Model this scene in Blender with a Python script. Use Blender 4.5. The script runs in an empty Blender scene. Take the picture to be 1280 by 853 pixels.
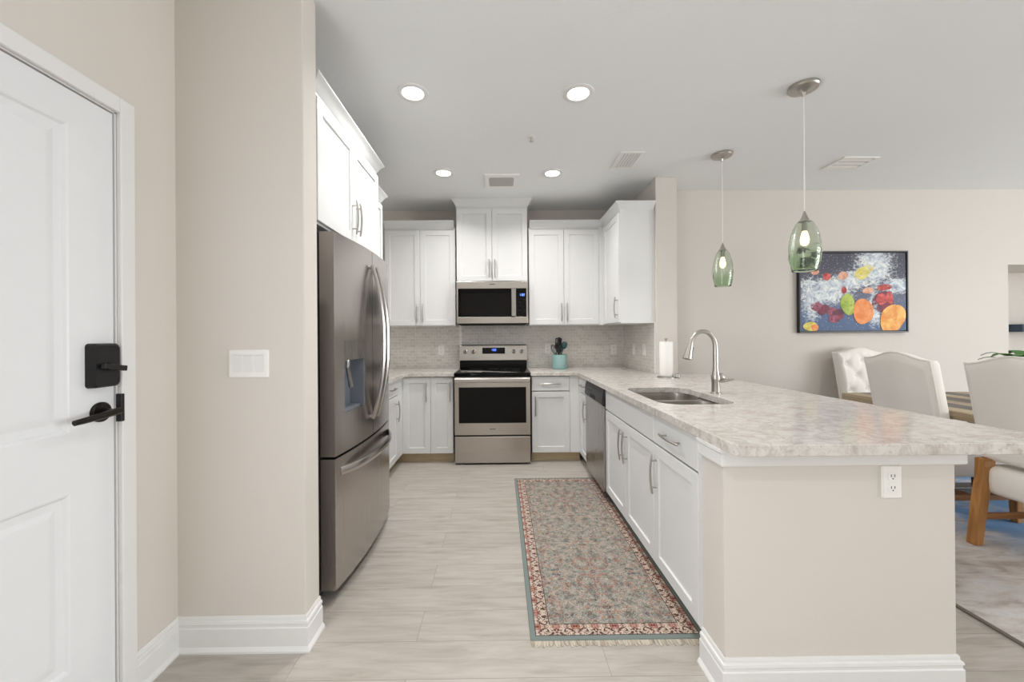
import bpy, bmesh, math, random
from math import pi, sin, cos, radians, sqrt
from mathutils import Vector, Matrix

# ------------------------------------------------------------------ camera
SC = bpy.context.scene
COL = SC.collection
CAM_H = 1.2765
def cam_axes(yaw, pit, rol):
    Rz = Matrix(((cos(yaw), -sin(yaw), 0), (sin(yaw), cos(yaw), 0), (0, 0, 1)))
    B = Matrix(((1, 0, 0), (0, 0, -1), (0, 1, 0)))
    Rx = Matrix(((1, 0, 0), (0, cos(pit), -sin(pit)), (0, sin(pit), cos(pit))))
    Rr = Matrix(((cos(rol), -sin(rol), 0), (sin(rol), cos(rol), 0), (0, 0, 1)))
    return Rr @ Rx @ B @ Rz
M = cam_axes(.0084, -.0018, -.0073)
cd = bpy.data.cameras.new('camera')
cam = bpy.data.objects.new('camera', cd); COL.objects.link(cam)
R = Matrix((M[0], -M[1], -M[2])).transposed().to_4x4()
cam.matrix_world = Matrix.Translation((0, 0, CAM_H)) @ R
cd.sensor_fit = 'HORIZONTAL'; cd.sensor_width = 36
cd.lens = 485.8 / 1280 * 36
cd.shift_x = 10.73 / 1280; cd.shift_y = -6.67 / 1280
cd.clip_start = .05
SC.camera = cam

# ------------------------------------------------------------------ light and exposure
SC.view_settings.view_transform = 'Standard'
SC.view_settings.look = 'None'
SC.view_settings.exposure = 0.30
SC.view_settings.gamma = 1.0
SC.view_settings.use_curve_mapping = False
SC.cycles.max_bounces = 12
SC.cycles.diffuse_bounces = 8
SC.cycles.glossy_bounces = 6
SC.cycles.transmission_bounces = 10
SC.cycles.caustics_reflective = False
SC.cycles.caustics_refractive = False
SC.cycles.sample_clamp_indirect = 6
W = bpy.data.worlds.new('world'); SC.world = W; W.use_nodes = True
W.node_tree.nodes['Background'].inputs[0].default_value = (.85, .92, 1, 1)
W.node_tree.nodes['Background'].inputs[1].default_value = .6

def area(name, loc, rot, sx, sy, power, color=(1, 1, 1)):
    l = bpy.data.lights.new(name, 'AREA'); l.shape = 'RECTANGLE'; l.size = sx; l.size_y = sy
    l.energy = power; l.color = color
    o = bpy.data.objects.new(name, l); COL.objects.link(o); o.location = loc; o.rotation_euler = rot
    return o
REAR_W, SIDE_W, HALL_FILL_W, LAMP_W = 5, 235, 34, 7.9
area('daylight_rear_window', (.3, -3.36, 1.35), (radians(90), 0, 0), 2.8, 2.2, REAR_W, (.96, .98, 1))
area('daylight_side_window', (8.3, -.7, 1.4), (radians(90), 0, radians(90)), 4.2, 2.2, SIDE_W, (.93, .97, 1))
area('added_hall_fill', (-1.3, -.4, 1.3), (radians(90), 0, radians(-90)), 1.2, 2.0, HALL_FILL_W, (.94, .975, 1))  # added fill light for the peninsula doors, not a known window

# ------------------------------------------------------------------ material helpers
def lin(c):
    return tuple((v / 12.92 if v <= .04045 else ((v + .055) / 1.055) ** 2.4) for v in (x / 255 for x in c)) + (1,)
class NT:
    def __init__(s, name):
        s.m = bpy.data.materials.new(name); s.m.use_nodes = True
        s.t = s.m.node_tree; s.b = s.t.nodes['Principled BSDF']
    def n(s, typ, **kw):
        nd = s.t.nodes.new(typ)
        for k, v in kw.items(): setattr(nd, k, v)
        return nd
    def put(s, sock, v):
        if hasattr(v, 'is_output'): s.t.links.new(v, sock)
        elif isinstance(v, (tuple, list)):
            sock.default_value = v if len(v) == len(sock.default_value) else tuple(v) + (1,)
        else: sock.default_value = v
    def set(s, **kw):
        for k, v in kw.items(): s.put(s.b.inputs[k.replace('_', ' ')], v)
    def obj(s): return s.n('ShaderNodeTexCoord').outputs['Object']
    def uv(s): return s.n('ShaderNodeTexCoord').outputs['UV']
    def world(s): return s.n('ShaderNodeNewGeometry').outputs['Position']
    def map(s, vec, scale=(1, 1, 1), loc=(0, 0, 0), rot=(0, 0, 0)):
        m = s.n('ShaderNodeMapping'); s.put(m.inputs['Vector'], vec)
        m.inputs['Scale'].default_value = scale; m.inputs['Location'].default_value = loc; m.inputs['Rotation'].default_value = rot
        return m.outputs[0]
    def noise(s, vec, scale, detail=3, rough=.5, dist=0, out='Fac'):
        x = s.n('ShaderNodeTexNoise'); s.put(x.inputs['Vector'], vec)
        x.inputs['Scale'].default_value = scale; x.inputs['Detail'].default_value = detail
        x.inputs['Roughness'].default_value = rough; x.inputs['Distortion'].default_value = dist
        return x.outputs[out]
    def vor(s, vec, scale, out='Distance', feature='F1', rnd=1):
        x = s.n('ShaderNodeTexVoronoi', feature=feature); s.put(x.inputs['Vector'], vec)
        x.inputs['Scale'].default_value = scale; x.inputs['Randomness'].default_value = rnd
        return x.outputs[out]
    def math(s, op, a, b=0., c=0., clamp=False):
        x = s.n('ShaderNodeMath', operation=op, use_clamp=clamp)
        s.put(x.inputs[0], a); s.put(x.inputs[1], b); s.put(x.inputs[2], c)
        return x.outputs[0]
    def ramp(s, fac, stops, interp='LINEAR'):
        x = s.n('ShaderNodeValToRGB'); s.put(x.inputs[0], fac); r = x.color_ramp; r.interpolation = interp
        while len(r.elements) < len(stops): r.elements.new(.5)
        for e, (p, c) in zip(r.elements, stops):
            e.position = p; e.color = c if len(c) == 4 else tuple(c) + (1,)
        return x.outputs[0]
    def mix(s, fac, a, b, mode='MIX'):
        x = s.n('ShaderNodeMix', data_type='RGBA', blend_type=mode)
        s.put(x.inputs[0], fac); s.put(x.inputs[6], a); s.put(x.inputs[7], b)
        return x.outputs[2]
    def sep(s, vec):
        x = s.n('ShaderNodeSeparateXYZ'); s.put(x.inputs[0], vec); return x.outputs
    def comb(s, x_, y_, z_=0.):
        x = s.n('ShaderNodeCombineXYZ'); s.put(x.inputs[0], x_); s.put(x.inputs[1], y_); s.put(x.inputs[2], z_); return x.outputs[0]
    def bump(s, h, strength=.2, dist=.002):
        x = s.n('ShaderNodeBump'); s.put(x.inputs['Height'], h)
        x.inputs['Strength'].default_value = strength; x.inputs['Distance'].default_value = dist
        s.put(s.b.inputs['Normal'], x.outputs[0])
    def less(s, a, b): return s.math('LESS_THAN', a, b)

MT_H = None
def plain(name, rgb, rough=.5, metal=0., **kw):
    k = NT(name); v = k.noise(k.obj(), 14, 2)
    c = lin(rgb); d = tuple(x * .965 for x in c[:3]) + (1,)
    k.set(Base_Color=k.mix(v, d, c), Roughness=rough, Metallic=metal, **kw)
    return k.m
def paint(name, rgb, bump_scale, strength, rough=.85):
    k = NT(name); p = k.world(); v = k.noise(p, 1.3, 2)
    c = lin(rgb); d = tuple(x * .97 for x in c[:3]) + (1,)
    k.set(Base_Color=k.mix(v, d, c), Roughness=rough)
    k.bump(k.noise(p, bump_scale, 4, .6), strength, .003)
    return k.m
MT = {}
MT['wall'] = paint('beige_wall_paint', (212, 206, 199), 90, .12)
MT['ceiling'] = paint('ceiling_texture', (236, 238, 239), 55, .35, .95)
MT['trim'] = plain('white_trim_paint', (226, 226, 225), .4)
MT['door'] = plain('white_door_paint', (226, 228, 231), .4)
MT['cab'] = plain('white_cabinet_paint', (222, 223, 223), .38)
MT['inside'] = plain('cabinet_inside', (214, 206, 192), .6)
MT['plastic'] = plain('white_plastic', (236, 235, 232), .35)
MT['black'] = plain('matte_black_metal', (26, 26, 28), .42, .3)
MT['dark'] = plain('dark_gap', (22, 21, 20), .7)
MT['bronze'] = plain('dark_bronze', (38, 34, 32), .35, .7)
MT['blackglass'] = plain('black_glass', (7, 7, 8), .07, Specular_IOR_Level=.2)
MT['ovenglass'] = plain('oven_glass', (16, 14, 13), .15, Specular_IOR_Level=.16)
MT['nickel'] = plain('brushed_nickel', (186, 182, 176), .3, 1.)
MT['chrome'] = plain('chrome', (205, 205, 205), .15, 1.)
MT['paper'] = plain('paper_towel', (245, 244, 241), .95)
MT['teal'] = plain('teal_ceramic', (142, 178, 176), .35)
MT['frame'] = plain('dark_frame_wood', (38, 36, 42), .4)
MT['tongue'] = plain('dark_green_silicone', (20, 62, 58), .45)
MT['bkplastic'] = plain('black_nylon', (22, 20, 22), .4)
MT['leaf'] = plain('leaf_green', (52, 104, 36), .45)
MT['pot'] = plain('white_pot', (226, 224, 220), .4)
MT['grille'] = plain('vent_grey', (178, 176, 172), .7)
MT['slot'] = plain('vent_shadow_slot', (92, 90, 88), .8)
MT['gasket'] = plain('fridge_case_grey', (70, 70, 72), .5)
MT['shelf'] = plain('blue_black_shelf', (40, 62, 86), .35)

def steel(name, rgb, rough, axis):
    k = NT(name); sc = [260, 260, 260]; sc[axis] = 2.5
    v = k.noise(k.map(k.obj(), tuple(sc)), 1., 2)
    k.set(Base_Color=lin(rgb), Metallic=1., Roughness=k.math('MULTIPLY_ADD', v, .12, rough - .06))
    k.bump(v, .03, .0005)
    return k.m
MT['steelv'] = steel('stainless_steel_upright_grain', (172, 168, 165), .27, 2)
MT['steelh'] = steel('stainless_steel_level_grain', (184, 178, 171), .3, 0)
MT['sinksteel'] = steel('sink_steel', (176, 170, 164), .3, 1)
MT['handlesteel'] = plain('polished_handle_steel', (190, 186, 182), .24, 1.)
MT['fridge'] = steel('fridge_dark_steel', (186, 181, 177), .25, 2)
MT['recess'] = plain('dispenser_grey', (134, 140, 150), .35, .4)

def emit(name, rgb, strength):
    k = NT(name); k.set(Base_Color=lin(rgb), Emission_Color=lin(rgb), Emission_Strength=strength); return k.m
MT['lens'] = emit('lamp_lens', (255, 250, 242), 5.)
MT['bulb'] = emit('warm_bulb', (255, 232, 190), 2.2)
MT['digits'] = emit('blue_digits', (120, 160, 255), 1.2)

# quartz
k = NT('quartz'); p = k.world()
n1 = k.noise(k.map(p, (1, 1.6, 1)), 16, 8, .68, .7)
n2 = k.noise(k.map(p, (1, 1.4, 1)), 52, 5, .7)
n3 = k.noise(p, 5, 5, .6, 1.2)
c = k.ramp(n1, [(.28, lin((176, 169, 162))), (.43, lin((198, 192, 186))), (.53, lin((209, 205, 200))), (.7, lin((216, 214, 211)))])
c = k.mix(k.ramp(n2, [(.34, (1, 1, 1)), (.46, (0, 0, 0))]), c, lin((176, 168, 160)))
c = k.mix(k.math('MULTIPLY', k.ramp(n3, [(.46, (0, 0, 0)), (.5, (1, 1, 1)), (.54, (0, 0, 0))]), .4), c, lin((166, 152, 140)))
k.set(Base_Color=c, Roughness=.16); MT['quartz'] = k.m

# backsplash mosaic (u along the wall, v up, uv in metres)
k = NT('mosaic_tile'); u = k.uv()
br = k.n('ShaderNodeTexBrick'); k.put(br.inputs['Vector'], u)
br.inputs['Scale'].default_value = 1.; br.inputs['Brick Width'].default_value = .068; br.inputs['Row Height'].default_value = .034
br.inputs['Mortar Size'].default_value = .0022; br.inputs['Mortar Smooth'].default_value = .25
br.inputs['Color1'].default_value = lin((220, 217, 212)); br.inputs['Color2'].default_value = lin((198, 194, 188))
br.inputs['Mortar'].default_value = lin((238, 235, 230))
k.set(Base_Color=k.mix(.35, br.outputs['Color'], k.ramp(k.noise(u, 45, 3), [(.3, lin((192, 188, 182))), (.7, lin((232, 230, 226)))])), Roughness=.22)
k.bump(k.math('SUBTRACT', 1., br.outputs['Fac']), .35, .002); MT['tile'] = k.m

# plank floor
k = NT('floor_planks'); p = k.world()
br = k.n('ShaderNodeTexBrick', offset=.37, offset_frequency=2); k.put(br.inputs['Vector'], k.map(p, loc=(.36, -.005, 0)))
br.inputs['Scale'].default_value = 1.; br.inputs['Brick Width'].default_value = 1.22; br.inputs['Row Height'].default_value = .181
br.inputs['Mortar Size'].default_value = .0012; br.inputs['Mortar Smooth'].default_value = .1; br.inputs['Bias'].default_value = 0
br.inputs['Color1'].default_value = (0, 0, 0, 1); br.inputs['Color2'].default_value = (1, 1, 1, 1); br.inputs['Mortar'].default_value = (.5, .5, .5, 1)
off = k.math('MULTIPLY', k.sep(br.outputs['Color'])[0], 9.)
sx = k.sep(p); pv = k.comb(k.math('MULTIPLY', sx[0], 1.6), k.math('MULTIPLY', sx[1], 13.), off)
g = k.noise(pv, 2.2, 6, .6, .6); g2 = k.noise(k.comb(k.math('MULTIPLY', sx[0], 6.), k.math('MULTIPLY', sx[1], 120.), off), 1.5, 3, .6)
c = k.ramp(g, [(.25, lin((154, 146, 136))), (.44, lin((176, 169, 161))), (.6, lin((188, 182, 175))), (.8, lin((196, 191, 185)))])
c = k.mix(k.math('MULTIPLY', k.sep(br.outputs['Color'])[0], .35), c, lin((164, 157, 148)))
c = k.mix(k.math('MULTIPLY', g2, .25), c, lin((160, 153, 145)))
kn = k.vor(k.comb(k.math('MULTIPLY', sx[0], .55), k.math('MULTIPLY', sx[1], 1.7), off), 1.5)
c = k.mix(k.ramp(kn, [(0, (.6, .6, .6)), (.05, (0, 0, 0))]), c, lin((112, 100, 88)))
c = k.mix(k.math('MULTIPLY', br.outputs['Fac'], .6), c, lin((118, 108, 98)))
k.set(Base_Color=c, Roughness=.42); MT['floor'] = k.m

# wood types
def wood(name, dark, light, axis=0, scale=1., rough=.5):
    k = NT(name); s3 = [22 * scale] * 3; s3[axis] = 1.6 * scale
    g = k.noise(k.map(k.obj(), tuple(s3)), 1.3, 5, .6, .8)
    k.set(Base_Color=k.ramp(g, [(.3, lin(dark)), (.7, lin(light))]), Roughness=rough); return k.m
MT['oak'] = wood('honey_oak_leg', (142, 94, 46), (186, 134, 74), 2)
MT['oakrail'] = wood('honey_oak_rail', (128, 82, 42), (170, 118, 66), 0)
MT['toekick'] = wood('toe_kick_wood', (176, 156, 124), (206, 189, 158), 0)
MT['weather'] = wood('grey_tabletop_board', (74, 70, 70), (108, 102, 98), 1)
MT['tanboard'] = wood('tan_tabletop_board', (142, 124, 98), (184, 168, 140), 1)
MT['tablebase'] = wood('dark_table_base', (38, 34, 32), (62, 56, 52), 2)

def fabric(name, rgb):
    k = NT(name); o = k.obj(); w = k.noise(o, 420, 2)
    c = lin(rgb); k.set(Base_Color=k.mix(w, tuple(x * .9 for x in c[:3]), c), Roughness=.95, Sheen_Weight=.15)
    k.bump(w, .15, .001); return k.m
MT['linen'] = fabric('cream_linen', (238, 234, 228))

# dining rug
k = NT('distressed_area_rug'); p = k.world(); s3 = k.sep(p)
a = k.noise(k.comb(k.math('MULTIPLY', s3[0], 1.6), k.math('MULTIPLY', s3[1], 4.5)), 2.4, 7, .68, .5)
b = k.noise(k.comb(k.math('MULTIPLY', s3[0], 1.1), k.math('MULTIPLY', s3[1], 1.8), 3.), 1.3, 5, .6)
c = k.ramp(a, [(.3, lin((150, 138, 130))), (.46, lin((188, 180, 174))), (.6, lin((204, 200, 198))), (.75, lin((176, 178, 184)))])
zone = k.math('MULTIPLY', k.ramp(b, [(.40, (0, 0, 0)), (.52, (.9, .9, .9))]), k.math('MULTIPLY_ADD', k.math('ADD', s3[1], k.math('MULTIPLY', s3[0], .25)), 2.2, -6.3, clamp=True))
c = k.mix(zone, c, lin((100, 150, 200)))  # blue blotches mixed in, stronger towards the far side
k.set(Base_Color=c, Roughness=1.); k.bump(k.noise(p, 300, 2), .3, .002); MT['arearug'] = k.m
MT['rugbind'] = plain('rug_binding', (112, 104, 96), .9)

# runner
RW, RL = .742, 1.85
k = NT('persian_runner_pile'); o = k.obj(); q = k.sep(o)
ax = k.math('ABSOLUTE', q[0]); ay = k.math('ABSOLUTE', q[1])
d = k.math('MINIMUM', k.math('SUBTRACT', RW / 2, ax), k.math('SUBTRACT', RL / 2, ay))
py = k.math('PINGPONG', q[1], .46)
mv = k.comb(ax, py)
wn = k.noise(mv, 9, 3, .5, out='Color')
vv = k.n('ShaderNodeVectorMath', operation='MULTIPLY_ADD'); k.put(vv.inputs[0], wn); vv.inputs[1].default_value = (.05, .05, 0); k.put(vv.inputs[2], mv)
mv2 = vv.outputs[0]
cells = k.sep(k.vor(mv2, 44, 'Color'))[0]; dist = k.vor(mv2, 44)
big = k.noise(mv, 6.5, 2)
fieldc = k.ramp(k.noise(mv2, 22, 4, .65), [(.36, lin((104, 106, 102))), (.5, lin((146, 148, 140))), (.62, lin((172, 160, 148)))])
flower = k.ramp(cells, [(0, lin((172, 128, 112))), (.2, lin((120, 68, 62))), (.34, lin((184, 172, 160))), (.5, lin((72, 84, 98))), (.62, lin((170, 130, 104))), (.75, lin((92, 80, 72))), (.88, lin((160, 128, 118)))], 'CONSTANT')
msk = k.math('MULTIPLY', k.less(dist, .42), k.ramp(big, [(.38, (.25, .25, .25)), (.55, (1, 1, 1))]))
fieldc = k.mix(k.math('MULTIPLY', msk, .92), fieldc, flower)
ring = k.ramp(k.vor(k.comb(k.math('MULTIPLY', ax, 1.), k.math('MULTIPLY', py, .8)), 7.5), [(.26, (0, 0, 0)), (.32, (1, 1, 1)), (.36, (1, 1, 1)), (.42, (0, 0, 0))])
fieldc = k.mix(k.math('MULTIPLY', ring, .5), fieldc, lin((150, 98, 86)))
vines = k.ramp(k.noise(mv, 28, 3, .5, 1.5), [(.475, (0, 0, 0)), (.5, (1, 1, 1)), (.525, (0, 0, 0))])
fieldc = k.mix(k.math('MULTIPLY', vines, .7), fieldc, lin((84, 78, 72)))
spk = k.noise(o, 210, 3, .7)
fieldc = k.mix(k.ramp(spk, [(.38, (.75, .75, .75)), (.47, (0, 0, 0))]), fieldc, lin((82, 68, 62)))
fieldc = k.mix(k.ramp(spk, [(.54, (0, 0, 0)), (.64, (.7, .7, .7))]), fieldc, lin((200, 182, 168)))
# border: cream ground, red and dark blossoms that repeat along it
bp = k.comb(k.math('PINGPONG', q[0], .085), k.math('PINGPONG', q[1], .085))
bc = k.ramp(k.noise(bp, 62, 4, .7, .6), [(.40, lin((70, 52, 48))), (.45, lin((158, 108, 96))), (.49, lin((200, 190, 175))), (.575, lin((182, 140, 124))), (.6, lin((84, 88, 84)))], 'CONSTANT')
blossom = k.vor(bp, 11.7, rnd=0.)
bc = k.mix(k.math('MULTIPLY', k.less(blossom, .24), .7), bc, k.ramp(k.noise(bp, 90, 2), [(.42, lin((92, 34, 32))), (.5, lin((182, 120, 104))), (.62, lin((118, 58, 52)))]))
col = k.mix(k.less(d, .0905), fieldc, lin((66, 66, 64)))
col = k.mix(k.less(d, .0865), col, bc)
col = k.mix(k.less(d, .0255), col, lin((62, 66, 66)))
col = k.mix(k.less(d, .022), col, lin((120, 131, 128)))
k.set(Base_Color=col, Roughness=1.); k.bump(k.noise(o, 700, 2), .3, .002); MT['runner'] = k.m
k = NT('fringe_cotton'); o = k.obj()
k.set(Base_Color=k.ramp(k.noise(k.map(o, (130, 9, 1)), 1., 3), [(.3, lin((150, 140, 124))), (.6, lin((196, 187, 172)))]), Roughness=1.); MT['fringe'] = k.m

# pendant glass
k = NT('green_swirl_glass'); o = k.obj()
k.set(Base_Color=k.ramp(k.math('MULTIPLY_ADD', k.sep(o)[2], 3.3, 3.63), [(.25, lin((208, 226, 202))), (.55, lin((234, 240, 231)))]), Roughness=.04, IOR=1.45, Transmission_Weight=1.)
k.bump(k.noise(k.map(o, (9, 9, 34)), 1., 2, .5, 1.2), .5, .004)
k.m['c'] = 0; MT['glass'] = k.m
k = NT('clear_glass'); k.set(Base_Color=(.95, .97, .98, 1), Roughness=.03, Transmission_Weight=1., IOR=1.45)
MT['clear'] = k.m

# ------------------------------------------------------------------ mesh helpers
class MB:
    def __init__(s): s.b = bmesh.new(); s.mi = 0
    def _f(s, vs):
        try: f = s.b.faces.new(vs)
        except ValueError: return None
        f.material_index = s.mi; return f
    def box(s, x0, x1, y0, y1, z0, z1):
        v = [s.b.verts.new(c) for c in ((x0, y0, z0), (x1, y0, z0), (x1, y1, z0), (x0, y1, z0), (x0, y0, z1), (x1, y0, z1), (x1, y1, z1), (x0, y1, z1))]
        for q in ((0, 3, 2, 1), (4, 5, 6, 7), (0, 1, 5, 4), (1, 2, 6, 5), (2, 3, 7, 6), (3, 0, 4, 7)): s._f([v[i] for i in q])
        return s
    def rings(s, rings, cap0=True, cap1=True, closed=True):
        R = [[s.b.verts.new(c) for c in r] for r in rings]
        n = len(R[0])
        for a, b in zip(R, R[1:]):
            for i in range(n if closed else n - 1):
                j = (i + 1) % n; s._f([a[i], a[j], b[j], b[i]])
        if cap0: s._f(R[0][::-1])
        if cap1: s._f(R[-1])
        return s
    def tube(s, pts, r, seg=12, cap=True):
        pts = [Vector(p) for p in pts]; n = len(pts)
        rr = r if isinstance(r, (list, tuple)) else [r] * n
        out = []; up = None
        for i, p in enumerate(pts):
            t = (pts[min(i + 1, n - 1)] - pts[max(i - 1, 0)]).normalized()
            if up is None: up = t.orthogonal().normalized()
            up = (up - t * up.dot(t)).normalized(); w = t.cross(up)
            out.append([p + (up * cos(2 * pi * a / seg) + w * sin(2 * pi * a / seg)) * rr[i] for a in range(seg)])
        return s.rings(out, cap, cap)
    def lathe(s, prof, c=(0, 0, 0), seg=28, cap0=True, cap1=True):
        return s.rings([[(c[0] + r * cos(2 * pi * a / seg), c[1] + r * sin(2 * pi * a / seg), c[2] + z) for a in range(seg)] for r, z in prof], cap0, cap1)
    def sweep(s, path, prof, ends=True):
        """prof = list of (out, z); path in plan, outward is to the right of travel"""
        P = [Vector(p) for p in path]; n = len(P); rg = []
        nr = []
        for a, b in zip(P, P[1:]):
            t = (b - a).normalized(); nr.append(Vector((t.y, -t.x)))
        for i, p in enumerate(P):
            if i == 0: m = nr[0]
            elif i == n - 1: m = nr[-1]
            else: m = (nr[i - 1] + nr[i]) / (1 + nr[i - 1].dot(nr[i]))
            rg.append([(p.x + m.x * o, p.y + m.y * o, z) for o, z in prof])
        return s.rings(rg, ends, ends)
    def hull_box(s, p0, p1, w0, d0, w1, d1):
        """leg: rectangular section from p0 to p1"""
        r = []
        for p, w, d in ((p0, w0, d0), (p1, w1, d1)):
            r.append([(p[0] - w / 2, p[1] - d / 2, p[2]), (p[0] + w / 2, p[1] - d / 2, p[2]), (p[0] + w / 2, p[1] + d / 2, p[2]), (p[0] - w / 2, p[1] + d / 2, p[2])])
        return s.rings(r)
    def build(s, name, mat, parent=None, smooth=False, bevel=0., seg=2, loc=None, angle=35):
        bmesh.ops.recalc_face_normals(s.b, faces=s.b.faces)
        me = bpy.data.meshes.new(name); s.b.to_mesh(me); s.b.free()
        for m in (mat if isinstance(mat, (list, tuple)) else [mat]): me.materials.append(m)
        if smooth:
            for p in me.polygons: p.use_smooth = True
            me.set_sharp_from_angle(angle=radians(angle))
        o = bpy.data.objects.new(name, me); COL.objects.link(o)
        if parent: o.parent = parent
        if loc: o.location = loc
        if bevel:
            b = o.modifiers.new('bevel', 'BEVEL'); b.width = bevel; b.segments = seg; b.limit_method = 'ANGLE'; b.angle_limit = radians(40)
        return o
def rrect(x0, x1, y0, y1, r, n=6):
    out = []
    for cx, cy, a0 in ((x1 - r, y1 - r, 0), (x0 + r, y1 - r, 90), (x0 + r, y0 + r, 180), (x1 - r, y0 + r, 270)):
        for i in range(n + 1):
            a = radians(a0 + 90 * i / n); out.append((cx + r * cos(a), cy + r * sin(a)))
    return out
def slab(name, outer, holes, z0, z1, bev, mat, parent=None):
    cu = bpy.data.curves.new(name, 'CURVE'); cu.dimensions = '2D'; cu.fill_mode = 'BOTH'
    for loop in [outer] + holes:
        sp = cu.splines.new('POLY'); sp.points.add(len(loop) - 1); sp.use_cyclic_u = True
        for pt, c in zip(sp.points, loop): pt.co = (c[0], c[1], 0, 1)
    cu.extrude = (z1 - z0) / 2 - bev; cu.bevel_depth = bev; cu.bevel_resolution = 2; cu.offset = -bev
    tmp = bpy.data.objects.new('tmp', cu); COL.objects.link(tmp)
    dg = bpy.context.evaluated_depsgraph_get()
    me = bpy.data.meshes.new_from_object(tmp.evaluated_get(dg)); bpy.data.objects.remove(tmp)
    me.name = name; me.materials.clear(); me.materials.append(mat)
    for p in me.polygons: p.material_index = 0; p.use_smooth = False
    o = bpy.data.objects.new(name, me); COL.objects.link(o); o.location.z = (z0 + z1) / 2
    if parent: o.parent = parent
    return o
def tag(o, label, cat, group=None, kind=None):
    o['label'] = label; o['category'] = cat
    if group: o['group'] = group
    if kind: o['kind'] = kind
    return o
def thing(name, label, cat, loc=(0, 0, 0), rz=0., group=None):
    o = bpy.data.objects.new(name, None); COL.objects.link(o); o.empty_display_size = .1
    o.location = loc; o.rotation_euler = (0, 0, rz)
    return tag(o, label, cat, group)
def struct(o): o['kind'] = 'structure'; return o
def copy_tree(o, parent=None):
    c = o.copy(); COL.objects.link(c); c.parent = parent
    for ch in list(o.children): copy_tree(ch, c)
    return c
def relabel(o, label, loc=None, rz=None):
    o['label'] = label
    if loc: o.location = loc
    if rz is not None: o.rotation_euler = (0, 0, rz)
    return o

# ------------------------------------------------------------------ room shell
CEIL = 2.75
XL, YS = -1.327, 1.604            # entry wall, stub wall beside the fridge
KX, KY = -1.60, 4.545             # kitchen left wall, kitchen back wall
SX0, SX1, SY = 1.455, 1.652, 3.604  # wall end beside the dining room
DY = 3.946                        # dining room wall
PE = 1.364                        # end of the half wall below the counter
RX, RY = 8.4, -3.45              # right wall, wall behind the camera
struct(MB().box(-1.75, 8.55, -3.6, 4.7, -.1, 0).build('floor', MT['floor']))
struct(MB().box(-1.75, 8.55, -3.6, 4.7, CEIL, CEIL + .1).build('ceiling', MT['ceiling']))
DY0, DY1, DTOP = .425, 1.357, 2.061   # entry door opening
b = MB()
b.box(XL - .14, XL, DY1, YS + .0, 0, CEIL); b.box(XL - .14, XL, DY0, DY1, DTOP, CEIL); b.box(XL - .14, XL, RY, DY0, 0, CEIL)
struct(b.build('wall_left', MT['wall']))
struct(MB().box(XL - .14, -.805, YS, 1.722, 0, CEIL).build('wall_fridge_side', MT['wall'], bevel=.004))
struct(MB().box(KX - .12, KX, 1.722, KY + .12, 0, CEIL).build('wall_kitchen_left', MT['wall']))
struct(MB().box(KX, SX1, KY, KY + .12, 0, CEIL).build('wall_back', MT['wall']))
struct(MB().box(SX0, SX1, SY, KY, 0, CEIL).build('wall_end', MT['wall'], bevel=.006))
b = MB(); b.box(SX1, 5.22, DY, DY + .12, 0, CEIL); b.box(5.22, 6.95, DY, DY + .12, 1.976, CEIL); b.box(6.95, RX, DY, DY + .12, 0, CEIL)
struct(b.build('wall_dining', MT['wall']))
b = MB(); b.box(5.10, 7.07, 4.5, 4.6, 0, 2.1); b.box(5.10, 5.22, DY + .12, 4.5, 0, 2.1); b.box(5.22, 6.95, DY + .12, 4.5, 1.976, 2.1); b.box(6.95, 7.07, DY + .12, 4.5, 0, 2.1)
struct(b.build('wall_niche', MT['wall']))
struct(MB().box(RX, RX + .12, RY, 4.6, 0, CEIL).build('wall_right', MT['wall']))
struct(MB().box(KX - .1, RX, RY - .12, RY, 0, CEIL).build('wall_rear', MT['wall']))
b = MB(); b.box(.782, 1.607, PE, 1.51, 0, .8755); b.box(1.47, 1.607, 1.51, SY, 0, .8755)
struct(b.build('wall_peninsula', MT['wall'], bevel=.003))

BASE = [(0, 0), (.024, 0), (.024, .008), (.017, .02), (.0145, .022), (.0145, .094), (.0105, .098), (.0105, .108), (.014, .112), (.012, .121), (.006, .124), (.006, .134), (.003, .14), (0, .14)]
def baseboard(name, path):
    return struct(MB().sweep(path, BASE).build(name, MT['trim'], smooth=True, angle=28))
baseboard('baseboard_left', [(XL, 1.41), (XL, YS), (-.805, YS), (-.805, 1.722)])
baseboard('baseboard_rear', [(XL, RY), (XL, .37)])
baseboard('baseboard_peninsula', [(.782, 1.51), (.782, PE), (1.607, PE), (1.607, SY)])
baseboard('baseboard_dining', [(SX1, SY), (SX1, DY), (5.22, DY)])
# trim boards under the counter end
b = MB(); TR = [(0, .815), (.012, .815), (.014, .82), (.014, .858), (.02, .866), (.02, .876), (0, .876)]
b.sweep([(.782, 1.51), (.782, PE), (1.622, PE), (1.622, SY)], TR)
struct(b.build('trim_2', MT['trim']))
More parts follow.
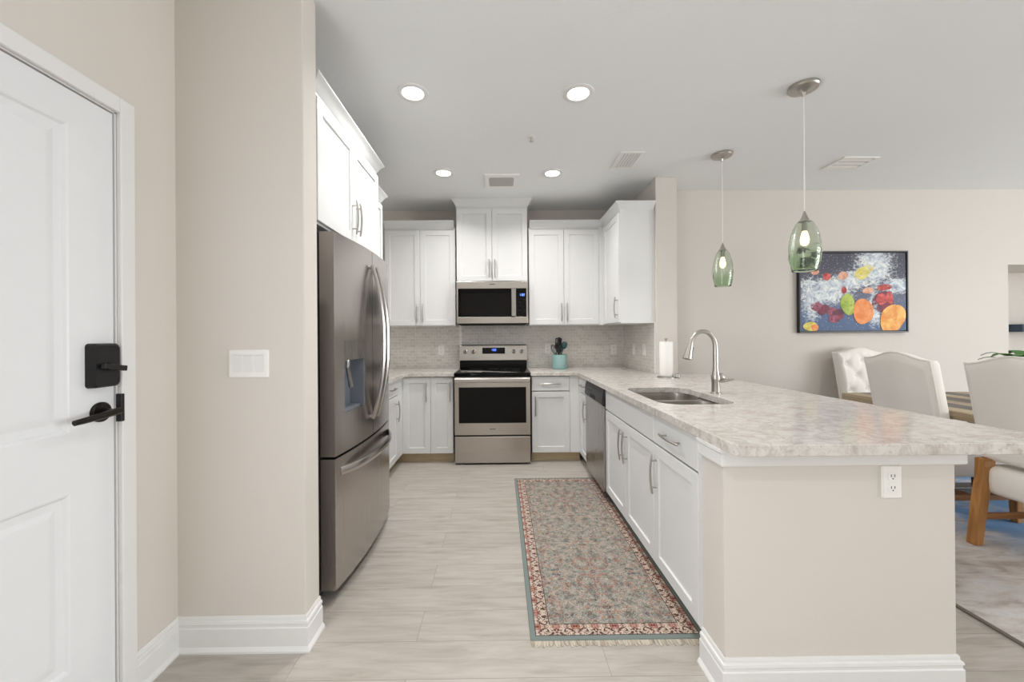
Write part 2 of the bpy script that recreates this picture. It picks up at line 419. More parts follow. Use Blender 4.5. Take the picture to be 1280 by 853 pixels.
# door casing and door
b = MB()
CW = .054
CAS = [(0, 0), (.018, 0), (.018, CW * .75), (.012, CW), (0, CW)]
for (y0, y1, z0, z1) in ((DY1, DY1 + CW, 0, DTOP + CW), (DY0 - CW, DY0, 0, DTOP + CW), (DY0, DY1, DTOP, DTOP + CW)):
    b.box(XL, XL + .017, y0, y1, z0, z1)
struct(b.build('trim_1', MT['trim'], bevel=.004))
b = MB()   # jamb
b.box(XL - .139, XL + .0, DY1 - .004, DY1, 0, DTOP); b.box(XL - .139, XL, DY0, DY0 + .004, 0, DTOP); b.box(XL - .139, XL, DY0, DY1, DTOP - .004, DTOP)
struct(b.build('trim_3', MT['trim']))
def panel_door(y0, y1, z0, z1, xf, panels):
    """slab facing +x with moulded recessed panels"""
    b = MB(); B = b.b
    b.box(xf - .044, xf - .0101, y0, y1, z0, z1)
    ys = sorted({y0, y1} | {v for p in panels for v in p[:2]}); zs = sorted({z0, z1} | {v for p in panels for v in p[2:]})
    for i in range(len(ys) - 1):
        for j in range(len(zs) - 1):
            cy, cz = (ys[i] + ys[i + 1]) / 2, (zs[j] + zs[j + 1]) / 2
            if not any(p[0] < cy < p[1] and p[2] < cz < p[3] for p in panels):
                b._f([B.verts.new(c) for c in ((xf, ys[i], zs[j]), (xf, ys[i + 1], zs[j]), (xf, ys[i + 1], zs[j + 1]), (xf, ys[i], zs[j + 1]))])
    for p in panels:
        rg = []
        for ins, dx in ((0, 0), (.006, -.002), (.012, -.009), (.034, -.0095), (.05, -.005), (.058, -.004)):
            rg.append([(xf + dx, p[0] + ins, p[2] + ins), (xf + dx, p[1] - ins, p[2] + ins), (xf + dx, p[1] - ins, p[3] - ins), (xf + dx, p[0] + ins, p[3] - ins)])
        b.rings(rg, False, True)
    for e in ((y0, y0), (y1, y1)):
        b._f([B.verts.new(c) for c in ((xf, e[0], z0), (xf, e[0], z1), (xf - .0101, e[0], z1), (xf - .0101, e[0], z0))])
    b._f([B.verts.new(c) for c in ((xf, y0, z1), (xf, y1, z1), (xf - .0101, y1, z1), (xf - .0101, y0, z1))])
    return b
dr = struct(panel_door(DY0 + .008, DY1 - .008, .008, DTOP - .009, XL - .004, [(DY0 + .15, DY1 - .145, .988, 1.948), (DY0 + .15, DY1 - .145, .25, .80)]).build('door_1', MT['door']))
xf = XL - .004
b = MB(); b.rings([[(xf + x_, y_, z_) for y_, z_ in rrect(1.256 + i, 1.346 - i, 1.117 + i, 1.263 - i, .012, 4)] for x_, i in ((0, 0), (.022, .001), (.03, .006))], True, True)
dbolt = b.build('deadbolt', MT['black'], dr, smooth=True)
b = MB(); b.tube([(xf + .028, 1.302, 1.186), (xf + .042, 1.302, 1.186)], .012)
b.rings([[(xf + .04 + x_, 1.302 + y_, 1.186 + z_) for y_, z_ in ((-.036, -.004), (.04, -.018), (.042, .0), (-.034, .012))] for x_ in (0, .014)])
b.build('thumb_turn', MT['black'], dbolt, smooth=True, bevel=.002)
b = MB(); b.rings([[(xf + x_, 1.302 + r * cos(a * pi / 14), 1.035 + r * sin(a * pi / 14)) for a in range(28)] for x_, r in ((0, .033), (.007, .033), (.011, .029))])
lv = b.build('door_handle', MT['bronze'], dr, smooth=True)
b = MB(); b.tube([(xf + .01, 1.302, 1.035), (xf + .05, 1.302, 1.035)], .011)
b.tube([(xf + .052, 1.318, 1.037), (xf + .054, 1.30, 1.036), (xf + .057, 1.26, 1.032), (xf + .056, 1.20, 1.027), (xf + .054, 1.175, 1.025)], [.011, .0115, .0105, .0095, .0085])
b.build('lever', MT['bronze'], lv, smooth=True)
b = MB(); b.box(XL + .0, XL + .0185, DY1 - .006, DY1 + .008, .992, 1.088)
b.build('strike_plate', MT['black'], dr, bevel=.002)

# tile backsplash: flat tiled sheets with uv in metres
def tile_sheet(name, boxdef, uvax, label):
    o = MB().box(*boxdef).build(name, MT['tile'])
    uvl = o.data.uv_layers.new(name='uv')
    for lp in o.data.loops:
        co = o.data.vertices[lp.vertex_index].co
        uvl.data[lp.index].uv = (co[uvax], co[2])
    return tag(o, label, 'backsplash')
bs = tile_sheet('tile_backsplash', (KX, SX0 - .008, KY - .0085, KY - .0005, .914, 1.47), 0, 'grey beige mosaic tile backsplash on the wall behind the stainless range')
bs2 = tile_sheet('tile_backsplash', (SX0 - .0085, SX0 - .0005, SY + .03, KY - .0095, .914, 1.40), 1, 'mosaic tile backsplash on the short side wall under the end upper cabinet')
MB().box(SX0 - .010, SX0, SY + .012, SY + .03, .914, 1.40).build('edge_strip', MT['trim'], bs2, bevel=.002)

# ------------------------------------------------------------------ cabinets
def pull(parent, x, z, vertical=True, L=.2, y=-.02, name='handle'):
    b = MB(); pts = []; cc = .068
    for i in range(13):
        t = -1 + 2 * i / 12; a, h = t * L / 2, -.024 - .010 * (1 - t * t)
        pts.append((x, y + h, z + a) if vertical else (x + a, y + h, z))
    b.tube(pts, [.0042] + [.0056] * 11 + [.0042], 10)
    for sg in (-1, 1):
        a = sg * cc; h = -.024 - .010 * (1 - (cc / (L / 2)) ** 2)
        p0 = (x, y + .0005, z + a) if vertical else (x + a, y + .0005, z)
        p1 = (x, y + h, z + a) if vertical else (x + a, y + h, z)
        b.tube([p0, p1], .0045, 10)
    return b.build(name, MT['nickel'], parent, smooth=True)
def shaker(parent, x0, x1, z0, z1, name='door', fw=.057, t=.02):
    b = MB(); g = .0015; x0 += g; x1 -= g; z0 += g; z1 -= g
    def rg(i, y): return [(x0 + i, y, z0 + i), (x1 - i, y, z0 + i), (x1 - i, y, z1 - i), (x0 + i, y, z1 - i)]
    b.rings([rg(0, 0), rg(0, -t + .002), rg(.002, -t), rg(fw, -t), rg(fw + .003, -t + .009)], True, True)
    return b.build(name, MT['cab'], parent)
def slab_front(parent, x0, x1, z0, z1, name='drawer', t=.02):
    b = MB(); g = .0015; x0 += g; x1 -= g; z0 += g; z1 -= g
    def rg(i, y): return [(x0 + i, y, z0 + i), (x1 - i, y, z0 + i), (x1 - i, y, z1 - i), (x0 + i, y, z1 - i)]
    b.rings([rg(0, 0), rg(0, -t + .003), rg(.003, -t)], True, True)
    return b.build(name, MT['cab'], parent)
def carcass(parent, w, d, z0, z1, mat, top=True, ext=(0, 0)):
    b = MB(); t = .016; y0 = .0005
    b.box(-w / 2 - ext[0], -w / 2 + t, y0, d, z0, z1); b.box(w / 2 - t, w / 2 + ext[1], y0, d, z0, z1)
    b.box(-w / 2 + t, w / 2 - t, y0, d, z0, z0 + t); b.box(-w / 2 + t, w / 2 - t, d - t, d, z0 + t, z1)
    if top: b.box(-w / 2 + t, w / 2 - t, y0, d - t, z1 - t, z1)
    return b.build('body', mat, parent)
CROWN = [(0, 0), (.006, 0), (.007, .012), (.012, .016), (.022, .036), (.036, .056), (.046, .064), (.05, .068), (.05, .078), (0, .078)]
def crown(parent, path, z, scale=1.):
    return MB().sweep(path, [(o * scale, z + h * scale) for o, h in CROWN]).build('crown_moulding', MT['cab'], parent, smooth=True, angle=25)
ZU0, ZU1 = 1.392, 2.452

def upper(label, loc, rz, w, d, z0, z1, doors, crown_path, group='white shaker wall cabinets', cz=None, cs=1., hz=None, ext=(0, 0)):
    c = thing('wall_cabinet', label, 'cabinet', loc, rz, group)
    carcass(c, w, d, z0, z1, MT['cab'], ext=ext)
    for x0, x1, hx in doors:
        dd = shaker(c, x0, x1, z0 + .008, z1 - .022)
        if hx is not None: pull(dd, hx, (hz or z0 + .14), True)
    if crown_path: crown(c, crown_path, cz or z1 - .004, cs)
    return c
UY = 4.195
d = KY - UY - .002
xa0, xa1 = -1.24, -.478; w = xa1 - xa0
upper('white two door wall cabinet above the counter between refrigerator and microwave', ((xa0 + xa1) / 2, UY + .02, 0), 0, w, d - .02, ZU0, ZU1,
      [(-w / 2, 0, -.03), (0, w / 2, .03)], [(-w / 2, 0), (w / 2 - .012, 0)])
xb0, xb1 = .314, 1.074; w = xb1 - xb0
upper('white two door wall cabinet above the teal utensil crock', ((xb0 + xb1) / 2, UY + .02, 0), 0, w, d - .02, ZU0, ZU1,
      [(-w / 2, 0, -.03), (0, w / 2, .03)], [(-w / 2 + .012, 0), (w / 2 + .042, 0)])
ucb = [o for o in COL.objects if o.name == 'wall_cabinet.001'][0]
MB().box(w / 2 + .0005, w / 2 + .056, -.017, .012, ZU0, ZU1 - .003).build('corner_filler', MT['cab'], ucb)
xm0, xm1 = -.462, .300; w = xm1 - xm0; MYF = 4.165
upper('tall white two door wall cabinet above the microwave, topmost crown', ((xm0 + xm1) / 2, MYF + .02, 0), 0, w, KY - MYF - .022, 1.862, 2.672,
      [(-w / 2, 0, -.03), (0, w / 2, .03)], [(-w / 2, .36), (-w / 2, 0), (w / 2, 0), (w / 2, .36)], cz=2.672, hz=2.0, cs=.985)
# right wall end cabinet, facing the range side
EX, EY0, EY1 = 1.112, 3.632, 4.16; w = EY1 - EY0
e = upper('single door wall cabinet on the side wall, next to the wall end', (EX + .02, (EY0 + EY1) / 2, 0), -pi / 2, w, SX0 - EX - .022, ZU0, ZU1,
      [(-w / 2 + .012, w / 2, w / 2 - .03)], [(-w / 2 - .036, 0), (w / 2, 0), (w / 2, .318)], hz=1.392 + .15)
MB().box(w / 2, w / 2 + .004, SX0 - EX - .06, SX0 - EX - .022, ZU0, ZU1 - .004).build('scribe_strip', MT['cab'], e)
MB().box(-w / 2 - .0385, -w / 2 + .011, -.017, .012, ZU0, ZU1 - .003).build('corner_filler', MT['cab'], e)
# over the refrigerator
FX = -.865; fy0, fy1 = 1.86, 2.79; w = fy1 - fy0
upper('deep white two door cabinet above the refrigerator', (FX - .02, (fy0 + fy1) / 2, 0), pi / 2, w, FX - .02 - KX - .002, 1.83, ZU1,
      [(-w / 2, 0, -.03), (0, w / 2, .03)], [(-w / 2, .5), (-w / 2, 0), (w / 2, 0), (w / 2, .5)], hz=1.985)
GX = -1.018; gy0, gy1 = 2.85, 3.40; w = gy1 - gy0
upper('white wall cabinet just beyond the cabinet over the refrigerator', (GX - .02, (gy0 + gy1) / 2, 0), pi / 2, w, GX - .02 - KX - .002, ZU0, ZU1,
      [(-w / 2, w / 2, -w / 2 + .03)], [(-w / 2, 0), (w / 2, 0), (w / 2, .4)])

# base cabinets
ZB0, ZB1 = .10, .874
def base(label, loc, rz, w, d, fronts, filler=(0, 0)):
    """fronts: list of (kind, x0, x1, z0, z1, handle) in the cabinet's own frame"""
    c = thing('base_cabinet', label, 'cabinet', loc, rz, 'white shaker base cabinets')
    carcass(c, w, d, ZB0, ZB1, MT['cab'], top=False, ext=filler)
    for i_, q in enumerate(filler):
        if q: MB().box(*((-w / 2 - q, -w / 2 - .0005) if i_ == 0 else (w / 2 + .0005, w / 2 + q)), -.018, .0, ZB0, .872).build('filler_strip', MT['cab'], c)
    b = MB(); b.box(-w / 2 - filler[0], w / 2 + filler[1], .06, .075, 0, ZB0); b.sweep([(-w / 2 - filler[0], .06), (w / 2 + filler[1], .06)], [(0, 0), (.012, 0), (.010, .012), (0, .02)])
    b.build('toe_kick', MT['toekick'], c)
    for kind, x0, x1, z0, z1, h in fronts:
        if kind == 'door':
            o = shaker(c, x0, x1, z0, z1)
            if h is not None: pull(o, h, z1 - .145 if len(fronts) > 1 or True else z1, True)
        else:
            o = slab_front(c, x0, x1, z0, z1, 'drawer' if kind == 'drawer' else 'false_front')
            if h is not None: pull(o, h, (z0 + z1) / 2, False)
    return c
BYF = 3.92   # face plane of the back run (door fronts)
BD = KY - BYF - .022
def back_unit(label, x0, x1, fr, filler=(0, 0)):
    w = x1 - x0
    return base(label, ((x0 + x1) / 2, BYF + .02, 0), 0, w, BD, [(k_, a - (x0 + x1) / 2, c_ - (x0 + x1) / 2, z0, z1, (None if h is None else h - (x0 + x1) / 2)) for k_, a, c_, z0, z1, h in fr], filler)
LBX = -.99
back_unit('white corner base cabinet door second from the range on the refrigerator side', -.985, -.706, [('door', -.985, -.706, .10, .87, -.745)], (.024, 0))
MB().box(-.245, -.164, .06, .075, 0, ZB0).build('toe_kick', MT['toekick'], [o for o in COL.objects if o.name == 'base_cabinet'][0])
back_unit('narrow white base cabinet next to the range on the refrigerator side', -.706, -.478, [('door', -.706, -.478, .10, .87, -.507)])
back_unit('white base cabinet with one drawer over one door below the teal crock', .314, .698, [('drawer', .314, .698, .722, .87, .506), ('door', .314, .698, .10, .716, .35)], (0, .113))
def left_unit(label, y0, y1, fr, filler=(0, 0)):
    w = y1 - y0
    return base(label, (LBX - .02, (y0 + y1) / 2, 0), pi / 2, w, LBX - .02 - KX - .002, [(k_, a - (y0 + y1) / 2, c_ - (y0 + y1) / 2, z0, z1, (None if h is None else h - (y0 + y1) / 2)) for k_, a, c_, z0, z1, h in fr], filler)
left_unit('white base cabinet with a drawer, in the corner past the refrigerator', 3.36, 3.74, [('drawer', 3.36, 3.74, .722, .87, 3.55), ('door', 3.36, 3.74, .10, .716, 3.69)], (0, .19))
left_unit('white base cabinet with a drawer, tucked against the refrigerator', 2.845, 3.36, [('drawer', 2.845, 3.36, .722, .87, 3.10), ('door', 2.845, 3.36, .10, .716, 3.31)])
PX = .792
def pen_unit(label, y1, y0, fr, filler=(0, 0)):
    """y1 far end, y0 near end; fronts given in world y (far, near)"""
    w = y1 - y0; m = (y0 + y1) / 2
    return base(label, (PX + .02, m, 0), -pi / 2, w, 1.445 - PX - .02, [(k_, m - a, m - c_, z0, z1, (None if h is None else m - h)) for k_, a, c_, z0, z1, h in fr], filler)
pen_unit('narrow white base cabinet with a drawer between dishwasher and corner', 3.86, 3.545, [('drawer', 3.86, 3.545, .722, .87, 3.70), ('door', 3.86, 3.545, .10, .716, 3.585)], (.055, 0))
pen_unit('wide white two door sink base cabinet under the sink', 2.93, 2.015, [('false', 2.93, 2.015, .722, .87, None), ('door', 2.93, 2.4725, .10, .716, 2.51), ('door', 2.4725, 2.015, .10, .716, 2.435)])
pen_unit('white base cabinet with one drawer over one door at the near end of the peninsula', 2.015, 1.56, [('drawer', 2.015, 1.56, .722, .87, 1.787), ('door', 2.015, 1.56, .10, .716, 1.972)], (0, .049))

# counters
CT0, CT1 = .876, .914
lc = [(KX, KY - .009), (KX, 2.835), (-.955, 2.835), (-.955, 3.895), (-.465, 3.895), (-.465, KY - .009)]
tag(slab('countertop', lc, [], CT0, CT1, .003, MT['quartz']), 'L shaped speckled quartz countertop between refrigerator and range', 'countertop')
def arc(cx, cy, r, a0, a1, n=6): return [(cx + r * cos(radians(a0 + (a1 - a0) * i / n)), cy + r * sin(radians(a0 + (a1 - a0) * i / n))) for i in range(n + 1)]
pc = [(.303, 3.895), (.768, 3.895)] + arc(.803, 1.297, .035, 180, 270) + arc(1.86, 1.297, .035, 270, 360) + [(1.895, SY - .002), (SX0 - .0095, SY - .002), (SX0 - .0095, KY - .009), (.303, KY - .009)]
hole = rrect(.852, 1.265, 2.02, 2.70, .11, 8)
tag(slab('countertop', pc, [hole], CT0, CT1, .003, MT['quartz']), 'large speckled quartz peninsula countertop holding the sink and faucet', 'countertop')

# sink
sk = thing('kitchen_sink', 'stainless double bowl undermount sink set into the quartz peninsula', 'sink', (1.058, 2.36, CT0))
def basin(y0, y1, depth):
    b = MB(); rg = []
    for ins, z in ((-.012, -.002), (0, -.002), (.003, -.03), (.008, -depth + .03), (.02, -depth + .008), (.05, -depth)):
        rg.append([(x, y, z) for x, y in rrect(-.212 + ins, .213 - ins, y0 + ins, y1 - ins, max(.10 - ins, .02), 6)])
    b.rings(rg, False, True)
    o = b.build('basin', MT['sinksteel'], sk, smooth=True, angle=60)
    dm = MB().lathe([(.044, -depth + .001), (.044, -depth + .004), (.03, -depth + .002)], (0, (y0 + y1) / 2, 0)).build('drain', MT['chrome'], o, smooth=True)
    return o
slab('flange', rrect(-.235, .236, -.37, .37, .03), [rrect(-.2125, .2135, .0345, .3455, .10, 6), rrect(-.2125, .2135, -.3455, .0055, .10, 6)], -.0042, -.0022, .0002, MT['sinksteel'], sk)
basin(.035, .345, .2); basin(-.345, .005, .19)
MB().box(-.205, .206, .004, .036, -.03, -.003).build('divider', MT['sinksteel'], sk, bevel=.006)

# faucet
fx, fy = 1.335, 2.40
f = thing('faucet', 'brushed nickel gooseneck pull down faucet behind the sink', 'faucet', (fx, fy, CT1))
MB().lathe([(.03, 0), (.03, .004), (.0245, .008), (.0235, .07), (.026, .085), (.027, .1), (.022, .118), (.018, .14), (.0165, .16)]).build('base', MT['nickel'], f, smooth=True)
pts = [(0, 0, .13), (0, 0, .2), (-.002, 0, .27)]
for i in range(1, 15):
    a = pi - (pi * .93) * i / 14
    pts.append((-.078 - .078 * cos(a) - .0, 0, .287 + .096 * sin(a)))
pts = [(0, 0, .13), (0, 0, .2), (0, 0, .27)] + [(-.078 + .078 * cos(pi * .95 * i / 14), 0, .287 + .097 * sin(pi * .95 * i / 14)) for i in range(15)]
MB().tube(pts, [.0165, .0155, .015] + [.0145 - .0025 * i / 14 for i in range(15)], 14).build('neck', MT['nickel'], f, smooth=True)
ex, ez = pts[-1][0], pts[-1][2]
MB().tube([(ex + .001, 0, ez + .012), (ex - .001, 0, ez - .006), (ex - .012, 0, ez - .045), (ex - .021, 0, ez - .085), (ex - .0225, 0, ez - .092)], [.0135, .016, .0215, .028, .024], 16).build('spray_head', MT['nickel'], f, smooth=True)
b = MB()
for i in range(3): b.tube([(ex + .006 - .004 * i, -.003, ez - .022 - .014 * i), (ex + .016 - .004 * i, -.003, ez - .024 - .014 * i)], .005, 8)
b.build('spray_button', MT['black'], f, smooth=True)
b = MB(); b.tube([(-.002, 0, .098), (.012, 0, .102), (.03, -.002, .1), (.046, -.004, .092), (.054, -.005, .084)], [.016, .025, .026, .019, .008], 16)
b.rings([[(.03 + r_ * 1.45 * cos(2 * pi * a / 20), -.002 + r_ * sin(2 * pi * a / 20), z_) for a in range(20)] for z_, r_ in ((.066, .012), (.070, .024), (.080, .029), (.084, .026))])
b.tube([(.06, -.003, .078), (.105, -.012, .086)], [.011, .005], 10)
b.build('lever', MT['nickel'], f, smooth=True)

# ------------------------------------------------------------------ refrigerator
fr = thing('refrigerator', 'tall stainless french door refrigerator with water dispenser', 'refrigerator', (-.80, 2.335, 0), pi / 2)
FW = .455
def fc(x): return -.036 * (1 - (x / FW) ** 2)
def cslab(b, x0, x1, z0, z1, back=.07, n=10):
    xs = [x0 + (x1 - x0) * i / n for i in range(n + 1)]
    def ring(z): return [(x, fc(x), z) for x in xs] + [(x1, back, z), (x0, back, z)]
    b.rings([ring(z0), ring(z1)])
MB().box(-.452, .452, .078, .735, .035, 1.775).build('case', MT['gasket'], fr, bevel=.004)
b = MB()
for sx in (-1, 1):
    for y_ in (.14, .68): MB().lathe([(.02, 0), (.02, .034)], (sx * .4, y_, 0), 12).build('foot', MT['dark'], fr)
b.box(-.43, .43, .09, .11, .012, .036)
b.build('base_grille', MT['dark'], fr)
for sx in (-1, 1):
    b = MB(); b.rings([[(sx * x_, y_, z_) for x_, y_ in ((.35, .03), (.445, .03), (.445, .2), (.35, .2))] for z_ in (1.775, 1.80)])
    b.build('hinge_cover', MT['gasket'], fr, bevel=.008)
ZS, ZT = .70, 1.79
dx0, dx1, dz0, dz1, dz2 = -.365, -.125, .895, 1.16, 1.262
b = MB()
cslab(b, -FW, dx0, ZS, ZT, n=4); cslab(b, dx1, -.003, ZS, ZT, n=5); cslab(b, dx0, dx1, ZS, dz0, n=8); cslab(b, dx0, dx1, dz2, ZT, n=8)
ld = b.build('left_door', MT['fridge'], fr, smooth=True)
bmx = MB(); cslab(bmx, dx0 + .001, dx1 - .001, dz1, dz2 - .001, n=6)
pn = bmx.build('dispenser_panel', MT['steelv'], ld, smooth=True)
b = MB(); yb = .05
b.box(dx0, dx1, yb, yb + .015, dz0, dz1); b.box(dx0, dx0 + .006, fc(dx0) + .004, yb, dz0, dz1); b.box(dx1 - .006, dx1, fc(dx1) + .006, yb, dz0, dz1)
b.box(dx0, dx1, -.006, yb, dz0, dz0 + .012)
cav = b.build('dispenser_recess', MT['recess'], ld)
b = MB(); b.tube([(-.25, .02, dz1), (-.25, .018, dz1 - .03), (-.25, .022, dz1 - .05)], [.016, .014, .011])
b.rings([[(-.25 + x_, .012 + dy_ - .018 * t_, dz1 - .045 - .105 * t_) for x_, dy_ in ((-.02, 0), (.02, 0), (.02, .008), (-.02, .008))] for t_ in (0, 1)])
b.build('dispenser_paddle', MT['chrome'], ld, smooth=True)
b = MB(); cslab(b, .003, FW, ZS, ZT, n=10); rd = b.build('right_door', MT['fridge'], fr, smooth=True)
b = MB(); cslab(b, -FW, FW, .055, ZS - .012, n=18); fd = b.build('freezer_drawer', MT['fridge'], fr, smooth=True)
def vhandle(parent, x):
    b = MB(); z0, z1 = .80, 1.70; pts = []
    for i in range(25):
        t = -1 + 2 * i / 24
        pts.append((x, fc(x) - .012 - .068 * (1 - abs(t) ** 2.2), (z0 + z1) / 2 + t * (z1 - z0) / 2))
    rg = []
    for i, p in enumerate(pts):
        q0, q1 = Vector(pts[max(i - 1, 0)]), Vector(pts[min(i + 1, 24)]); t = (q1 - q0).normalized(); nn = Vector((0, -t.z, t.y))
        if nn.y > 0: nn = -nn
        rg.append([tuple(Vector(p) + Vector((1, 0, 0)) * a + nn * c_) for a, c_ in ((.013, .003), (.006, .011), (-.006, .011), (-.013, .003), (-.013, -.006), (.013, -.006))])
    b.rings(rg)
    for sgn in (0, 24): b.tube([(x, fc(x) + .002, pts[sgn][2] + (.012 if sgn == 0 else -.012)), (pts[sgn][0], pts[sgn][1] - .012, pts[sgn][2] + (.012 if sgn == 0 else -.012))], .011, 10)
    b.build('handle', MT['handlesteel'], parent, smooth=True)
vhandle(ld, -.04); vhandle(rd, .04)
b = MB(); zz = .615; pts = []; rg = []
for i in range(25):
    t = -1 + 2 * i / 24; x = t * .405
    y = fc(x) + .004 - .056 * (1 - abs(t) ** 3.2); hh = .02
    rg.append([(x, y - .010, zz + .010), (x, y - .004, zz + hh), (x, y + .007, zz + hh), (x, y + .007, zz - hh), (x, y - .004, zz - hh), (x, y - .010, zz - .010)])
b.rings(rg)

b.build('handle', MT['handlesteel'], fd, smooth=True)

# ------------------------------------------------------------------ range
RXC = -.081; RYF = 3.862
rg_ = thing('electric_range', 'stainless steel electric range with black glass cooktop', 'range', (RXC, RYF, 0))
hw = .377
MB().box(-hw, hw, .045, .668, .03, .895).build('body', MT['gasket'], rg_)
for sx in (-1, 1):
    for y_ in (.1, .6): MB().lathe([(.016, 0), (.016, .03)], (sx * .33, y_, 0), 10).build('foot', MT['dark'], rg_)
MB().box(-hw + .001, hw - .001, .0, .044, .018, .282).build('storage_drawer', MT['steelh'], rg_, bevel=.006)
b = MB(); wx, wz0, wz1 = .335, .415, .772
b.box(-hw + .001, -wx, 0, .044, .298, .872); b.box(wx, hw - .001, 0, .044, .298, .872); b.box(-wx, wx, 0, .044, .298, wz0); b.box(-wx, wx, 0, .044, wz1, .872)
od = b.build('oven_door', MT['steelh'], rg_)
MB().box(-wx, wx, .003, .04, wz0, wz1).build('oven_window', MT['ovenglass'], od)
b = MB(); b.rings([[(x_, -.034 - dy, .846 + dz) for dy, dz in ((-.010, -.026), (.004, -.026), (.014, -.012), (.014, .010), (.004, .024), (-.010, .024))] for x_ in (-hw + .004, hw - .004)])
for sx in (-1, 1): b.box(sx * .345 - .014, sx * .345 + .014, -.026, .001, .832, .862)
b.build('handle', MT['handlesteel'], od, bevel=.003)
MB().box(-.028, .028, -.0012, .001, .352, .359).build('badge', MT['gasket'], od)
# cooktop
b = MB()
b.rings([[(x, y, z) for x, y in rrect(-hw - .004 + i, hw + .004 - i, -.022 + i, .60, .012, 3)] for z, i in ((.875, .004), (.898, 0), (.914, .003), (.918, .012))])
ck = b.build('cooktop', MT['blackglass'], rg_, smooth=True)
for cx, cy, r in ((-.19, .13, .105), (.19, .13, .09), (-.19, .40, .08), (.19, .40, .105), (0, .44, .06)):
    b = MB(); n = 40
    for r_ in (r, r * .62):
        b.rings([[(cx + q * cos(2 * pi * a / n), cy + q * sin(2 * pi * a / n), .9184) for a in range(n)] for q in (r_, r_ - .003)], False, False)
    b.build('burner_ring', MT['gasket'], ck)
b = MB(); b.box(-.385, .385, .612, .668, .905, 1.005); b.build('rear_splash', MT['blackglass'], rg_, bevel=.003)
b = MB(); b.rings([[(x_, y_, z_) for y_, z_ in ((.585, 1.003), (.671, 1.003), (.671, 1.18), (.622, 1.18), (.612, 1.172))] for x_ in (-.386, .386)])
cp = b.build('control_panel', MT['steelh'], rg_, bevel=.003)
def onpanel(z): return .585 + (z - 1.003) * (.612 - .585) / (1.172 - 1.003)
nrm = Vector((0, -1, .16)).normalized()
for kx in (-.318, -.228, .235, .325):
    z_ = 1.102; y_ = onpanel(z_)
    p0 = Vector((kx, y_, z_))
    b = MB(); b.tube([p0, p0 + nrm * .004, p0 + nrm * .006, p0 + nrm * .024, p0 + nrm * .027], [.026, .026, .019, .0175, .014], 20)
    kb = b.build('knob', MT['steelv'], cp, smooth=True)
    b = MB(); b.tube([p0 + nrm * .024 + Vector((0, 0, -.016)), p0 + nrm * .030 + Vector((0, 0, .016))], .005, 8); b.build('pointer', MT['dark'], kb)
b = MB(); b.rings([[(x_, onpanel(z_) - e, z_) for x_, z_ in ((-.125, 1.078), (.135, 1.078), (.135, 1.148), (-.125, 1.148))] for e in (-.003, .002)])
ds = b.build('display', MT['blackglass'], cp)
def digits(b, x, y, z, h, slant=0.):
    """a small clock face of lit bars"""
    w = h * .5; t = h * .14
    for i, segs in enumerate(('bc', 'abcdefg', 'abged')):
        x0 = x + i * w * 1.6 + (.4 * w if i else 0)
        S = {'a': (0, w, h - t, h), 'd': (0, w, 0, t), 'g': (0, w, h / 2 - t / 2, h / 2 + t / 2), 'b': (w - t, w, h / 2, h), 'c': (w - t, w, 0, h / 2), 'f': (0, t, h / 2, h), 'e': (0, t, 0, h / 2)}
        for q in segs: a = S[q]; b.box(x0 + a[0], x0 + a[1], y - .0012 + slant * (z + a[2] - 1.12), y, z + a[2], z + a[3])
b = MB(); digits(b, -.022, onpanel(1.12) - .0025, 1.11, .024, .0); b.build('clock', MT['digits'], ds)

# ------------------------------------------------------------------ microwave
mw = thing('microwave', 'stainless over the range microwave with black glass door', 'microwave', (-.081, 4.12, 0))
z0, z1 = 1.415, 1.8615
MB().box(-.378, .378, .03, KY - 4.12 - .01, z0, z1).build('body', MT['gasket'], mw)
MB().box(-.36, .36, .035, .38, z0 - .014, z0).build('vent_grille', MT['dark'], mw)
b = MB(); b.box(-.379, .379, 0, .03, 1.785, z1); tb = b.build('top_band', MT['steelh'], mw, bevel=.003)
MB().box(-.03, .03, -.0012, .001, 1.826, 1.834).build('badge', MT['gasket'], tb)
MB().box(-.379, .379, 0, .03, z0, 1.484).build('bottom_band', MT['steelh'], mw, bevel=.003)
for q in (-.379, .362): MB().box(q, q + .017, 0, .03, 1.484, 1.785).build('side_frame', MT['steelh'], mw)
gd = MB().box(-.362, .228, .002, .028, 1.485, 1.784).build('glass_door', MT['blackglass'], mw)
MB().box(-.335, .2, .0012, .0035, 1.505, 1.735).build('window_mesh', MT['ovenglass'], gd)
b = MB(); b.rings([[(x_, y_, z_) for x_, y_ in ((.205, -.03), (.249, -.03), (.253, -.022), (.249, -.015), (.205, -.015), (.201, -.022))] for z_ in (1.490, 1.779)])
for z_ in (1.51, 1.76): b.box(.217, .237, -.016, .003, z_ - .01, z_ + .01)
b.build('handle', MT['steelv'], gd, bevel=.002)
cpn = MB().box(.256, .361, .002, .028, 1.485, 1.784).build('control_panel', MT['blackglass'], mw)
b = MB(); digits(b, .288, .0015, 1.705, .024); b.build('clock', MT['digits'], cpn)
for i in range(4):
    for j in range(3):
        MB().box(.275 + j * .026, .293 + j * .026, .001, .003, 1.52 + i * .04, 1.545 + i * .04).build('button', MT['ovenglass'], cpn)

